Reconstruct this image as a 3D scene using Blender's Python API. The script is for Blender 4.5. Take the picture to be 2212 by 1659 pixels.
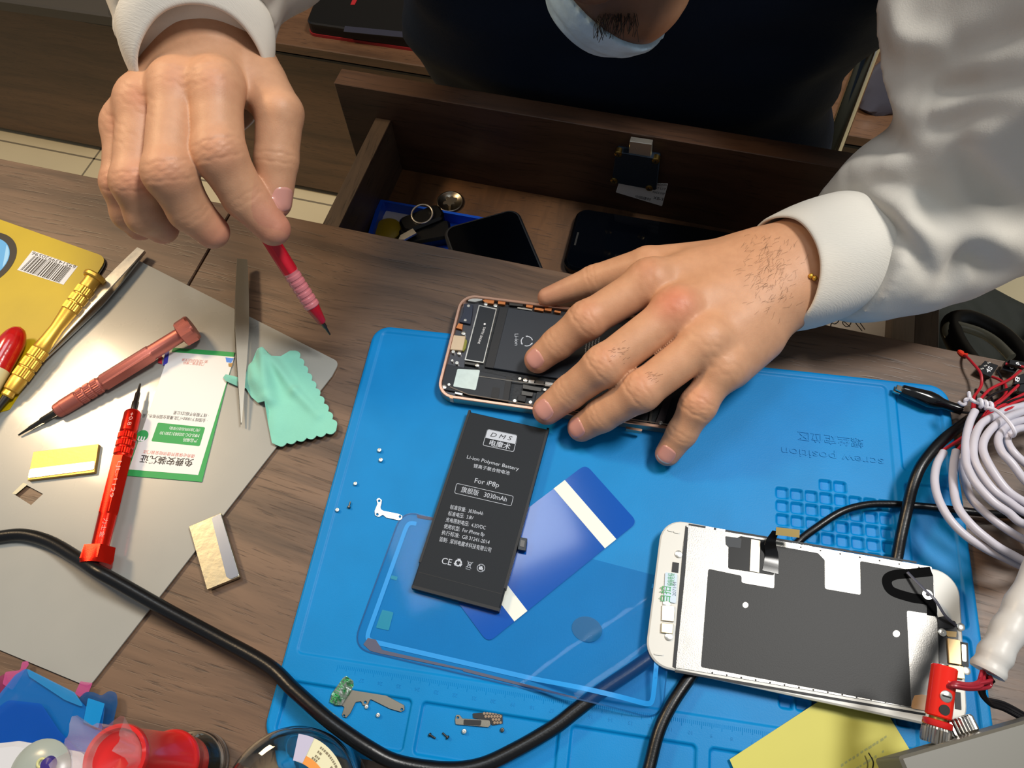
import bpy, bmesh, math, random, sys
import numpy as np
from mathutils import Vector, Matrix, noise, geometry
from mathutils.bvhtree import BVHTree
try:
    import openvdb
except ImportError:
    import pyopenvdb as openvdb
random.seed(7); RNG = np.random.default_rng(7)
for _o in list(bpy.data.objects): bpy.data.objects.remove(_o)
SC = bpy.context.scene; COL = SC.collection

# ---------------------------------------------------------------- camera (millimetres, desk top is z = 0, desk edge runs along x)
FPX = 1641.32; CH = 424.994
CR = np.array([[0.9622143244931436, 0.2694269407616782, -0.03940453440920905],
               [0.21951301499087972, -0.8531631701869317, -0.47320887701542386],
               [-0.1611137175718357, 0.44667855178907784, -0.8800685435702125]])
cd = bpy.data.cameras.new('camera'); cam = bpy.data.objects.new('camera', cd); COL.objects.link(cam)
cd.sensor_width = 36; cd.lens = FPX / 2212 * 36; cd.clip_start = .01; cd.clip_end = 30
_m = Matrix(((CR[0][0], -CR[1][0], -CR[2][0], 0), (CR[0][1], -CR[1][1], -CR[2][1], 0),
             (CR[0][2], -CR[1][2], -CR[2][2], CH * .001), (0, 0, 0, 1)))
cam.matrix_world = _m; SC.camera = cam
# ---------------------------------------------------------------- world and lights
SC.view_settings.view_transform = 'Standard'; SC.view_settings.look = 'None'
SC.view_settings.gamma = 1; SC.view_settings.exposure = -0.08; SC.view_settings.use_curve_mapping = False
w = bpy.data.worlds.new('world'); SC.world = w; w.use_nodes = True
w.node_tree.nodes['Background'].inputs[0].default_value = (.86, .93, 1, 1)
w.node_tree.nodes['Background'].inputs[1].default_value = .27
def area(name, loc, target, sx, sy, power, col):
    l = bpy.data.lights.new(name, 'AREA'); l.shape = 'RECTANGLE'; l.size = sx; l.size_y = sy; l.energy = power; l.color = col
    o = bpy.data.objects.new(name, l); COL.objects.link(o); o.location = loc
    o.rotation_euler = (Vector(target) - Vector(loc)).to_track_quat('-Z', 'Y').to_euler()
    return o
area('ceiling_panel_light', (.66, .62, 1.8), (.0, .2, 0), .42, .32, 33, (1, .97, .92))
area('ceiling_panel_light', (-.45, .75, 2.0), (-.1, .3, 0), .6, .5, 8, (.85, .93, 1))
area('counter_lamp_light', (-1.25, .5, 1.2), (-.5, .2, 0), .25, .25, 15, (1, .72, .42))

# ---------------------------------------------------------------- geometry helpers
def ray(x, y): return np.array([(x - 1106) / FPX, (y - 829.5) / FPX, 1]) @ CR
def at(x, y, z=0.):                                   # photo pixel on the horizontal plane z
    d = ray(x, y); return np.array([0, 0, CH]) + d * (z - CH) / d[2]
def aty(x, y, Y): d = ray(x, y); return np.array([0, 0, CH]) + d * Y / d[1]
def nrm(v): v = np.asarray(v, float); return v / (np.linalg.norm(v) + 1e-12)
def ats(pts, z): return [at(p[0], p[1], p[2] if len(p) > 2 else z) for p in pts]

def frame(o, x, z=(0, 0, 1)):
    x = nrm(x); z = np.asarray(z, float); z = nrm(z - x * (z @ x)); y = np.cross(z, x)
    T = np.eye(4); T[:3, 0] = x; T[:3, 1] = y; T[:3, 2] = z; T[:3, 3] = o; return T
def rr(x0, y0, x1, y1, r, n=6):
    out = []
    for cx, cy, a0 in ((x1 - r, y1 - r, 0), (x0 + r, y1 - r, 90), (x0 + r, y0 + r, 180), (x1 - r, y0 + r, 270)):
        for k in range(n + 1):
            a = math.radians(a0 + 90 * k / n); out.append((cx + r * math.cos(a), cy + r * math.sin(a)))
    return out
def rpoly(P, r, n=5):                                 # fillet the corners of a 2-D polygon; r may be a list
    P = [np.array(p[:2], float) for p in P]; N = len(P); out = []
    for i in range(N):
        a, b, c = P[i - 1], P[i], P[(i + 1) % N]; ri = r[i] if isinstance(r, (list, tuple)) else r
        u = a - b; v = c - b; lu, lv = np.linalg.norm(u), np.linalg.norm(v)
        if ri <= 0 or lu < 1e-6 or lv < 1e-6: out.append(b); continue
        u /= lu; v /= lv; ang = math.acos(max(-1, min(1, u @ v)))
        if ang > 3.05: out.append(b); continue
        t = min(ri / math.tan(ang / 2), lu * .48, lv * .48)
        for k in range(n + 1):
            s = k / n; out.append((1 - s) ** 2 * (b + u * t) + 2 * s * (1 - s) * b + s * s * (b + v * t))
    return [tuple(p) for p in out]
def circ(cx, cy, r, n=20, ry=None): return [(cx + r * math.cos(2 * math.pi * k / n), cy + (ry or r) * math.sin(2 * math.pi * k / n)) for k in range(n)]
def spline(P, n=8, closed=False):
    P = [np.array(p, float) for p in P]
    if closed: Q = [P[-1]] + P + [P[0], P[1]]
    else: Q = [2 * P[0] - P[1]] + P + [2 * P[-1] - P[-2]]
    out = []
    for i in range(1, len(Q) - 2):
        a, b, c, d = Q[i - 1:i + 3]
        for k in range(n):
            t = k / n; out.append(.5 * (2 * b + (c - a) * t + (2 * a - 5 * b + 4 * c - d) * t * t + (3 * b - a - 3 * c + d) * t ** 3))
    if not closed: out.append(P[-1])
    return out
def signed(P): return sum(P[i - 1][0] * P[i][1] - P[i][0] * P[i - 1][1] for i in range(len(P)))

class G:
    def __init__(s, T=None): s.v = []; s.f = []; s.T = T
    def add(s, v, f, T=None):
        v = np.asarray(v, float); n = len(s.v); T = T if T is not None else s.T
        if T is not None: v = v @ T[:3, :3].T + T[:3, 3]
        s.v.extend(v.tolist()); s.f.extend([[i + n for i in q] for q in f]); return s
    def prism(s, P, z0, z1, holes=(), bev=0, T=None):
        P = [tuple(p[:2]) for p in P]
        if signed(P) < 0: P = P[::-1]
        holes = [[tuple(p[:2]) for p in h] for h in holes]
        holes = [h if signed(h) < 0 else h[::-1] for h in holes]
        loops = [P] + holes; v = []; f = []; top = []
        def inset(L, d):
            o = []
            for i in range(len(L)):
                a, b, c = (np.array(L[j % len(L)]) for j in (i - 1, i, i + 1))
                e1 = nrm(b - a); e2 = nrm(c - b); n1 = np.array([-e1[1], e1[0]]); n2 = np.array([-e2[1], e2[0]])
                m = n1 + n2; q = m @ m; m = m * (2 / q) if q > .3 else n1
                o.append(tuple(b + m * d))
            return o
        for L in loops:
            n = len(L); b = len(v); v += [(x, y, z0) for x, y in L]; v += [(x, y, z1 - bev) for x, y in L]
            for i in range(n): f.append([b + i, b + (i + 1) % n, b + n + (i + 1) % n, b + n + i])
            if bev > 0:
                L2 = inset(L, bev); b2 = len(v); v += [(x, y, z1) for x, y in L2]
                for i in range(n): f.append([b + n + i, b + n + (i + 1) % n, b2 + (i + 1) % n, b2 + i])
                top.append((b, b2, L2))
            else: top.append((b, b + n, L))
        ib = [t[0] + i for t in top for i in range(len(t[2]))]; it = [t[1] + i for t in top for i in range(len(t[2]))]
        tri = geometry.tessellate_polygon([[Vector((x, y, 0)) for x, y in t[2]] for t in top])
        flat = [p for t in top for p in t[2]]
        for t in tri:
            a = [flat[i] for i in t]
            if signed(a) < 0: t = t[::-1]
            f.append([it[i] for i in t]); f.append([ib[i] for i in t[::-1]])
        return s.add(v, f, T)
    def box(s, x0, x1, y0, y1, z0, z1, bev=0, T=None):
        P = rr(x0, y0, x1, y1, bev, 2) if bev > 0 else [(x0, y0), (x1, y0), (x1, y1), (x0, y1)]
        return s.prism(P, z0, z1, bev=bev * .7, T=T)
    def tube(s, path, r, n=12, T=None, closed=False, flat=1., up=None):
        path = [np.asarray(p, float) for p in path]; N = len(path); v = []; f = []
        t0 = nrm(path[1] - path[0]); ref = np.array(up if up is not None else ((0, 0, 1) if abs(t0[2]) < .9 else (1, 0, 0)), float)
        for i, p in enumerate(path):
            if closed: t = nrm(path[(i + 1) % N] - path[i - 1])
            else: t = nrm(path[min(i + 1, N - 1)] - path[max(i - 1, 0)])
            ref = nrm(ref - t * (ref @ t)); b = np.cross(t, ref); ri = r[i] if isinstance(r, (list, tuple, np.ndarray)) else r
            for k in range(n):
                a = 2 * math.pi * k / n; v.append(p + ri * (math.cos(a) * b + math.sin(a) * ref * flat))
        for i in range(N if closed else N - 1):
            j = (i + 1) % N
            for k in range(n): f.append([i * n + k, i * n + (k + 1) % n, j * n + (k + 1) % n, j * n + k])
        if not closed: f.append(list(range(n))[::-1]); f.append([(N - 1) * n + k for k in range(n)])
        return s.add(v, f, T)
    def rod(s, prof, T, n=48):
        # prof: list of (position along local x, radius, kind) ; kind r = round, h = hexagon, k = knurled
        v = []; f = []
        for x, r, k in prof:
            for i in range(n):
                a = 2 * math.pi * i / n; q = r
                if k == 'h': q = r * math.cos(math.pi / 6) / math.cos((a % (math.pi / 3)) - math.pi / 6)
                if k == 'k': q = r * (1 if i % 2 else .93)
                v.append((x, q * math.cos(a), q * math.sin(a)))
        for j in range(len(prof) - 1):
            for i in range(n): f.append([j * n + i, j * n + (i + 1) % n, (j + 1) * n + (i + 1) % n, (j + 1) * n + i])
        f.append(list(range(n))[::-1]); f.append([(len(prof) - 1) * n + i for i in range(n)])
        return s.add(v, [q[::-1] for q in f], T)
    def lathe(s, prof, c, n=48, T=None):              # prof: (radius, z) about the vertical through c
        v = []; f = []
        for r, z in prof:
            for i in range(n): a = 2 * math.pi * i / n; v.append((c[0] + r * math.cos(a), c[1] + r * math.sin(a), z))
        for j in range(len(prof) - 1):
            for i in range(n): f.append([j * n + i, j * n + (i + 1) % n, (j + 1) * n + (i + 1) % n, (j + 1) * n + i])
        if prof[0][0] > .01: f.append(list(range(n))[::-1])
        if prof[-1][0] > .01: f.append([(len(prof) - 1) * n + i for i in range(n)])
        return s.add(v, f, T)
    def obj(s, name, m, parent=None, smooth=False, col=None, angle=40): return mkobj(name, s.v, s.f, m, parent, smooth, col, angle)

def mkobj(name, v, f, m, parent=None, smooth=False, col=None, angle=40):
    v = np.asarray(v, float) * .001
    if parent is not None: v = v - np.array(parent['_o'])
    me = bpy.data.meshes.new(name); me.from_pydata(v.tolist(), [], [list(map(int, q)) for q in f]); me.update()
    if col is not None:
        a = me.color_attributes.new('Col', 'FLOAT_COLOR', 'POINT'); c = np.ones((len(v), 4), np.float32); c[:, :3] = col
        a.data.foreach_set('color', c.ravel())
    o = bpy.data.objects.new(name, me); COL.objects.link(o)
    if isinstance(m, (list, tuple)):
        for q in m: me.materials.append(q)
    elif m is not None: me.materials.append(m)
    if smooth:
        me.polygons.foreach_set('use_smooth', [True] * len(me.polygons))
        if angle < 180:
            try: me.set_sharp_from_angle(angle=math.radians(angle))
            except Exception: pass
    if parent is not None: o.parent = parent['_e'] if isinstance(parent, dict) else parent
    return o
def thing(name, label, cat, loc=(0, 0, 0), group=None):
    e = bpy.data.objects.new(name, None); COL.objects.link(e); e.empty_display_size = .02
    l = tuple(float(q) * .001 for q in loc); e.location = l; e['label'] = label; e['category'] = cat
    if group: e['group'] = group
    return {'_e': e, '_o': l}
def sub(o, parent):                                   # let a part carry sub-parts
    return {'_e': o, '_o': parent['_o'] if parent else (0, 0, 0)}
def tag(o, label, cat, group=None, kind=None):
    o['label'] = label; o['category'] = cat
    if group: o['group'] = group
    if kind: o['kind'] = kind
    return o
def pp(name, px, z0, z1, m, parent=None, r=0, holes=(), bev=0, smooth=False):   # prism whose top outline is seen at photo pixels px
    P = rpoly([at(x, y, z1)[:2] for x, y in px], r) if r else [at(x, y, z1)[:2] for x, y in px]
    H = [[at(x, y, z1)[:2] for x, y in h] for h in holes]
    return G().prism(P, z0, z1, holes=H, bev=bev).obj(name, m, parent, smooth)

# ---------------------------------------------------------------- materials
def lin(h):
    h = h.lstrip('#'); c = [int(h[i:i + 2], 16) / 255 for i in (0, 2, 4)]
    return [q / 12.92 if q <= .04045 else ((q + .055) / 1.055) ** 2.4 for q in c] + [1]
def mat(name, col, rough=.5, metal=0., coat=0., var=0., vscale=30, bump=0., bscale=200, alpha=1., trans=0., ior=1.45, sss=0., emit=0., vcol=False, aniso=None, sheen=0., spec=None, col2=None, rvar=0.):
    m = bpy.data.materials.new(name); m.use_nodes = True; nt = m.node_tree; b = nt.nodes['Principled BSDF']; L = nt.links
    c = lin(col) if isinstance(col, str) else list(col) + [1]; I = b.inputs
    I['Base Color'].default_value = c; I['Roughness'].default_value = rough; I['Metallic'].default_value = metal
    I['Coat Weight'].default_value = coat; I['Coat Roughness'].default_value = .08; I['Alpha'].default_value = alpha
    I['Transmission Weight'].default_value = trans; I['IOR'].default_value = ior; I['Sheen Weight'].default_value = sheen
    if spec is not None: I['Specular IOR Level'].default_value = spec
    if sss:
        I['Subsurface Weight'].default_value = sss; I['Subsurface Radius'].default_value = (.006, .0025, .0015); I['Subsurface Scale'].default_value = 1
    if emit: I['Emission Color'].default_value = c; I['Emission Strength'].default_value = emit
    tc = None
    def tex(scale, detail=4):
        nonlocal tc
        if tc is None: tc = nt.nodes.new('ShaderNodeTexCoord')
        mp = nt.nodes.new('ShaderNodeMapping'); L.new(tc.outputs['Object'], mp.inputs[0])
        mp.inputs['Scale'].default_value = scale if isinstance(scale, (tuple, list)) else (scale,) * 3
        n = nt.nodes.new('ShaderNodeTexNoise'); n.inputs['Scale'].default_value = 1; n.inputs['Detail'].default_value = detail
        L.new(mp.outputs[0], n.inputs['Vector']); return n
    src = None
    if vcol:
        a = nt.nodes.new('ShaderNodeAttribute'); a.attribute_name = 'Col'; src = a.outputs['Color']; L.new(src, I['Base Color'])
    if var:
        n = tex(vscale); mx = nt.nodes.new('ShaderNodeMix'); mx.data_type = 'RGBA'
        rp = nt.nodes.new('ShaderNodeMapRange'); rp.inputs[1].default_value = .35; rp.inputs[2].default_value = .65
        L.new(n.outputs['Fac'], rp.inputs[0]); L.new(rp.outputs[0], mx.inputs[0])
        if src: L.new(src, mx.inputs[6]); ml = nt.nodes.new('ShaderNodeMix'); ml.data_type = 'RGBA'; ml.blend_type = 'MULTIPLY'; ml.inputs[0].default_value = 1; L.new(src, ml.inputs[6]); ml.inputs[7].default_value = (1 - var, 1 - var * 1.2, 1 - var * 1.3, 1); L.new(ml.outputs[2], mx.inputs[7])
        else:
            mx.inputs[6].default_value = c; mx.inputs[7].default_value = lin(col2) if col2 else [q * (1 - var) for q in c[:3]] + [1]
        L.new(mx.outputs[2], I['Base Color'])
    if rvar:
        n = tex(vscale * 1.7); rp = nt.nodes.new('ShaderNodeMapRange'); rp.inputs[3].default_value = max(.02, rough - rvar); rp.inputs[4].default_value = rough + rvar
        L.new(n.outputs['Fac'], rp.inputs[0]); L.new(rp.outputs[0], I['Roughness'])
    if bump:
        n = tex(bscale, 3); bp = nt.nodes.new('ShaderNodeBump'); bp.inputs['Strength'].default_value = bump; bp.inputs['Distance'].default_value = .0004
        L.new(n.outputs['Fac'], bp.inputs['Height']); L.new(bp.outputs[0], I['Normal'])
    return m
def wood(name, c0, c1, pore, scale=(2.2, 34, 34), rough=.42, pscale=(26, 620, 620)):
    m = bpy.data.materials.new(name); m.use_nodes = True; nt = m.node_tree; b = nt.nodes['Principled BSDF']; L = nt.links; N = nt.nodes.new
    tc = N('ShaderNodeTexCoord'); wv = N('ShaderNodeTexNoise'); wv.inputs['Scale'].default_value = 5; L.new(tc.outputs['Object'], wv.inputs['Vector'])
    ad = N('ShaderNodeVectorMath'); ad.operation = 'MULTIPLY_ADD'; ad.inputs[1].default_value = (.03, .03, .03); L.new(wv.outputs['Color'], ad.inputs[0]); L.new(tc.outputs['Object'], ad.inputs[2])
    def nz(sc, det):
        mp = N('ShaderNodeMapping'); mp.inputs['Scale'].default_value = sc; L.new(ad.outputs[0], mp.inputs[0])
        n = N('ShaderNodeTexNoise'); n.inputs['Scale'].default_value = 1; n.inputs['Detail'].default_value = det; n.inputs['Roughness'].default_value = .62; L.new(mp.outputs[0], n.inputs['Vector']); return n
    a = nz(scale, 6); r = N('ShaderNodeValToRGB'); L.new(a.outputs['Fac'], r.inputs[0])
    e = r.color_ramp.elements; e[0].position = .32; e[0].color = lin(c0); e[1].position = .68; e[1].color = lin(c1)
    p = nz(pscale, 3); r2 = N('ShaderNodeMapRange'); r2.inputs[1].default_value = .56; r2.inputs[2].default_value = .70; L.new(p.outputs['Fac'], r2.inputs[0])
    g = nz(tuple(q * 3.2 for q in scale), 4); r3 = N('ShaderNodeMapRange'); r3.inputs[1].default_value = .5; r3.inputs[2].default_value = .75; r3.inputs[4].default_value = .7; L.new(g.outputs['Fac'], r3.inputs[0])
    mu = N('ShaderNodeMath'); mu.operation = 'MULTIPLY'; L.new(r2.outputs[0], mu.inputs[0]); mu.inputs[1].default_value = .75
    mx2 = N('ShaderNodeMath'); mx2.operation = 'MAXIMUM'; L.new(mu.outputs[0], mx2.inputs[0]); L.new(r3.outputs[0], mx2.inputs[1])
    mx = N('ShaderNodeMix'); mx.data_type = 'RGBA'; L.new(mx2.outputs[0], mx.inputs[0]); L.new(r.outputs[0], mx.inputs[6]); mx.inputs[7].default_value = lin(pore)
    L.new(mx.outputs[2], b.inputs['Base Color']); b.inputs['Roughness'].default_value = rough
    bp = N('ShaderNodeBump'); bp.inputs['Strength'].default_value = .25; bp.inputs['Distance'].default_value = .0003; bp.invert = True; L.new(mu.outputs[0], bp.inputs['Height']); L.new(bp.outputs[0], b.inputs['Normal'])
    return m
M = {}
M['desk'] = wood('walnut_laminate', '#4a3729', '#775c47', '#2a1f18')
M['drawer'] = wood('drawer_laminate', '#3b281e', '#5d4332', '#211610', scale=(3, 22, 22))
M['drawer_edge'] = wood('drawer_edge', '#463a30', '#645344', '#2a221c', scale=(22, 3, 22), pscale=(500, 26, 500))
M['cabinet'] = wood('cabinet_walnut', '#46301f', '#705038', '#2a1c14', scale=(1.2, 8, 14))
M['white'] = mat('white_print', '#e8e8ea', .5); M['grey_print'] = mat('silver_print', '#b4bcc8', .45)
M['black'] = mat('black_plastic', '#08090b', .3); M['matblack'] = mat('matte_black', '#17191d', .55)
M['rubber'] = mat('black_cable_rubber', '#08090c', .32, bump=.15, bscale=900)
M['steel'] = mat('polished_steel', '#c9c6be', .3, .8, rvar=.08, vscale=120); M['dsteel'] = mat('dark_steel', '#55524e', .35, 1)
M['chrome'] = mat('chrome', '#d8d2c4', .12, 1)
M['gold'] = mat('gold_anodised', '#dfb04a', .38, .8, bump=.1, bscale=1500); M['copper'] = mat('copper_anodised', '#bd6f62', .42, .7, bump=.15, bscale=1800)
M['red_ano'] = mat('red_anodised', '#d8200f', .3, .85, bump=.1, bscale=1500)
M['screw'] = mat('nickel_screw', '#e2dfd6', .25, .9); M['hole'] = mat('screw_recess', '#1d1a17', .6)
M['red'] = mat('red_plastic', '#c91f1d', .25, coat=.4); M['cream'] = mat('cream_plastic', '#d8cf9c', .4)
M['yellow'] = mat('yellow_board', '#b99e04', .45, var=.12, vscale=20); M['paper'] = mat('white_paper', '#d9d8d8', .6)
M['green'] = mat('green_ink', '#2f9a50', .55); M['salmon'] = mat('salmon_ink', '#cf7462', .6); M['blackink'] = mat('black_ink', '#101012', .5)

# ---------------------------------------------------------------- writing
def text(body, size, T, m, parent=None, name='printed_text', fit=None, ext=0., shear=0., bold=0.):
    c = bpy.data.curves.new('txt', 'FONT'); c.body = body; c.size = 1; c.shear = shear; c.resolution_u = 3; c.offset = bold
    if ext: c.extrude = .001
    o = bpy.data.objects.new('txt', c); COL.objects.link(o); bpy.context.view_layer.update()
    me = bpy.data.meshes.new_from_object(o.evaluated_get(bpy.context.evaluated_depsgraph_get()))
    v = np.array([list(q.co) for q in me.vertices]).reshape(-1, 3); f = [list(p.vertices) for p in me.polygons]
    bpy.data.objects.remove(o); bpy.data.curves.remove(c); bpy.data.meshes.remove(me)
    if len(v) == 0: return None
    x0, x1 = v[:, 0].min(), v[:, 0].max(); v[:, 0] -= x0; sx = size
    if fit: sx = fit / (x1 - x0)
    v = v * [sx, size, 0 if not ext else ext / .001 * .5]; v[:, 2] += ext * .5
    v = v @ T[:3, :3].T + T[:3, 3]
    return mkobj(name, v, f, m, parent)
def ptext(body, a, b, size, z, m, parent=None, **k):      # baseline from pixel a to pixel b on the plane z
    A, B = at(a[0], a[1], z), at(b[0], b[1], z)
    return text(body, size, frame(A, B - A), m, parent, fit=np.linalg.norm(B - A), **k)

# ---------------------------------------------------------------- the room
fl = G(); fl.box(-3000, 2200, -1500, 3200, -760, -750)
M['tile'] = mat('cream_floor_tile', '#d8c9a4', .3, var=.08, vscale=4)
o = fl.obj('floor', M['tile']); o['kind'] = 'structure'
g = G()
for i in range(9): g.box(-3000 + i * 600 - 38, -3000 + i * 600 - 34, -1500, 3200, -750, -749.7)
for i in range(8): g.box(-3000, 2200, -1500 + i * 600, -1500 + i * 600 + 4, -750, -749.7)
o = g.obj('trim_1', mat('tile_joint', '#7d735f', .7)); o['kind'] = 'structure'
o = G().box(-3000, 2200, 1900, 1960, -750, 1900).obj('wall_back', mat('dim_wall', '#8d8578', .8)); o['kind'] = 'structure'

# low walnut counter behind the person
cab = thing('low_cabinet', 'long low walnut cabinet standing behind the seated person', 'cabinet', (-700, 1100, -750))
cz = -372; G().box(-2600, 480, 925, 1500, -735, cz - 16, bev=1).obj('carcass', M['cabinet'], cab)
G().box(-2600, 492, 908, 1510, cz - 16, cz, bev=2).obj('cabinet_top', M['cabinet'], cab)
G().box(-2590, 470, 950, 1480, -750, -735).obj('plinth', M['matblack'], cab)
G().box(-2590, 470, 921, 925, cz - 34, cz - 30).obj('shadow_gap', M['matblack'], cab)

# black closed laptop on the low cabinet
lp = thing('laptop', 'closed black laptop with a red front edge lying on the low cabinet', 'laptop', tuple(at(790, 60, cz)))
P = [at(x, y, cz + 14)[:2] for x, y in ((664, 60), (712, -60), (1010, -40), (990, 108))]
G().prism(rpoly(P, 14), cz + 5, cz + 24, bev=2).obj('laptop_body', M['black'], lp)
pr = [p + (np.mean(P, 0) - p) * -.012 for p in P]
G().prism(rpoly(pr, 14), cz + .2, cz + 5).obj('red_rim', mat('red_laptop_rim', '#8f1f24', .4), lp)
pp('lid_panel', ((745, 56), (930, 74), (925, 86), (742, 68)), cz + 24, cz + 24.6, mat('lid_blue_grey', '#2c2d3a', .3), lp)  # slightly lighter blue-grey panel on the lid
pp('lid_stripe', ((766, -12), (776, -10), (766, 10), (757, 10)), cz + 24, cz + 24.6, mat('red_stripe', '#a02126', .4), lp)
# dark appliance at the far left on the cabinet
G0 = G().prism([at(x, y, cz + 20)[:2] for x, y in ((-220, -30), (238, 34), (232, -60), (-200, -140))], cz + .2, cz + 20, bev=3)
tag(G0.obj('flat_case', mat('grey_brown_case', '#46413a', .5)), 'flat grey-brown case lying at the far left of the low cabinet', 'case')
# grey plastic pouch on the cabinet, right
bag = []
c0 = at(1890, 262, cz)
def pouch():
    v = []; f = []; n = 28; hs = [(0, 42, 26), (8, 46, 29), (22, 42, 26), (42, 31, 20), (62, 20, 13), (80, 11, 7), (90, 6, 3)]
    for j, (h, a, b) in enumerate(hs):
        for i in range(n):
            t = 2 * math.pi * i / n; k = 1 + .09 * math.sin(3 * t + j) + .06 * math.sin(7 * t + 2 * j)
            v.append((c0[0] + a * k * math.cos(t), c0[1] + 40 + b * k * math.sin(t), cz + .3 + h))
    for j in range(len(hs) - 1):
        for i in range(n): f.append([j * n + i, j * n + (i + 1) % n, (j + 1) * n + (i + 1) % n, (j + 1) * n + i])
    f.append(list(range(n))[::-1]); f.append([(len(hs) - 1) * n + i for i in range(n)]); return v, f
v, f = pouch(); tag(mkobj('plastic_pouch', v, f, mat('grey_glossy_plastic', '#565560', .25, bump=.8, bscale=60), smooth=True), 'crumpled shiny grey plastic pouch on the low cabinet beside the chair tube', 'bag')

# chair: chromed frame behind the person
ch = thing('chair', 'chair with a chromed tube frame and black seat under the seated person', 'chair', (30, 760, -750))
def wpt(x, y, Y): return aty(x, y, Y)
a_, b_ = wpt(1797, 326, 730), wpt(1903, 40, 770)
d_ = b_ - a_
pth = spline([a_ - d_ * 1.5, a_ - d_ * .4, a_, (a_ + b_) / 2, b_, b_ + d_ * .35, b_ + d_ * .5 + np.array([-60, 20, 0])], 6)
low = [p for p in pth if p[2] > -330]
G().tube(low, 11, 14).obj('chrome_tube', M['chrome'], ch, True)
G().tube([p + np.array([-34, 6, -4]) for p in low], 9, 14).obj('chrome_tube', M['chrome'], ch, True)
G().tube([p + np.array([-455, 10, 0]) for p in low], 11, 14).obj('chrome_tube', M['chrome'], ch, True)
G().box(-290, 110, 540, 850, -385, -325, bev=12).obj('seat', M['matblack'], ch)
for x in (-270, 85):
    for y in (570, 820): G().tube([(x, y, -384), (x, y, -749)], 10, 12).obj('leg', M['chrome'], ch, True)

# ---------------------------------------------------------------- desk with open drawer
desk = thing('desk', 'walnut laminate desk seen from above with its drawer pulled open', 'desk', (0, -100, -750))
G().box(-1300, -318.4, -560, 309, -25, 0, bev=1).obj('desktop', M['desk'], desk)
G().box(-317.2, 900, -560, 309, -25, 0, bev=1).obj('desktop', M['desk'], desk)
for x in (-1290, 860): G().box(x, x + 20, -540, 290, -750, -25).obj('side_panel', M['desk'], desk)
G().box(-1270, 860, -540, -525, -400, -25).obj('rear_panel', M['desk'], desk)
dz = -91
d = G(); d.box(-266, -252, -150, 452, dz - 6, -33, bev=.6); dr0 = d.obj('drawer_side', M['drawer_edge'], desk)
d = G(); d.box(176, 192, -150, 452, dz - 6, -33, bev=.6); d.obj('drawer_side', M['drawer_edge'], desk)
G().box(-252, 176, -150, 452, dz - 6, dz).obj('drawer_bottom', wood('drawer_floor', '#4e3826', '#7c5636', '#2f1f14', scale=(16, 2.4, 16)), desk)
fr_ = G().box(-297, 236, 452, 470, -150, -3, bev=.8).obj('drawer_front', M['drawer'], desk)
FR = sub(fr_, desk)
Y0 = 452
def yp(name, px, t0, t1, m, parent, r=0):               # plate on the drawer front, seen face-on
    Q = [aty(x, y, Y0 - t1) for x, y in px]; P = [(q[0], q[2]) for q in Q]
    if r: P = rpoly(P, r)
    T = np.array([[1, 0, 0, 0], [0, 0, -1, Y0], [0, 1, 0, 0], [0, 0, 0, 1.]])
    return G(T).prism(P, t0, t1, bev=.3).obj(name, m, parent)
yp('paper_label', ((1338, 392), (1443, 397), (1430, 446), (1330, 416)), 0, .4, M['paper'], FR, 1)
T = np.array([[1, 0, 0, 0], [0, 0, -1, Y0 - .5], [0, 1, 0, 0], [0, 0, 0, 1.]])
for body, (x0, y0), (x1, y1), s in (('中国建材', (1372, 427), (1405, 434), 4), ('KEZUOSI', (1418, 400), (1440, 402), 4), ('1-47 L17', (1410, 408), (1438, 411), 3.5), ('MADE 8 BF', (1410, 417), (1436, 421), 3.5), ('XB-3', (1411, 430), (1432, 434), 5)):
    A, B = aty(x0, y0, Y0 - .5), aty(x1, y1, Y0 - .5); text(body, s, frame(A, B - A, (0, -1, 0)), M['blackink'], FR, fit=np.linalg.norm(B - A))
lk = yp('drawer_lock', ((1330, 328), (1424, 344), (1417, 412), (1321, 394)), 0, 7, mat('lock_blue_black', '#2a3644', .4, .5, bump=.6, bscale=500), FR, 2)
yp('lock_bolt', ((1360, 305), (1408, 312), (1406, 340), (1358, 333)), 1, 6, M['steel'], FR, .5)
for (x, y) in ((1335, 334), (1416, 349), (1326, 392), (1402, 408)):
    q = aty(x, y, Y0 - 8); T = frame((q[0], Y0 - 7, q[2]), (0, -1, 0))
    G().rod([(-4, 3.0, 'r'), (.6, 3.0, 'r'), (1.2, 2.2, 'r')], T, 16).obj('lock_screw', mat('brass_screw', '#b59a55', .3, 1), FR, True)
    T2 = frame((q[0], Y0 - 8.25, q[2]), (1, 0, .4), (0, -1, 0)); G(T2).box(-1.6, 1.6, -.3, .3, 0, .1).box(-.3, .3, -1.6, 1.6, 0, .1).obj('screw_slot', M['hole'], FR)

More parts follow.
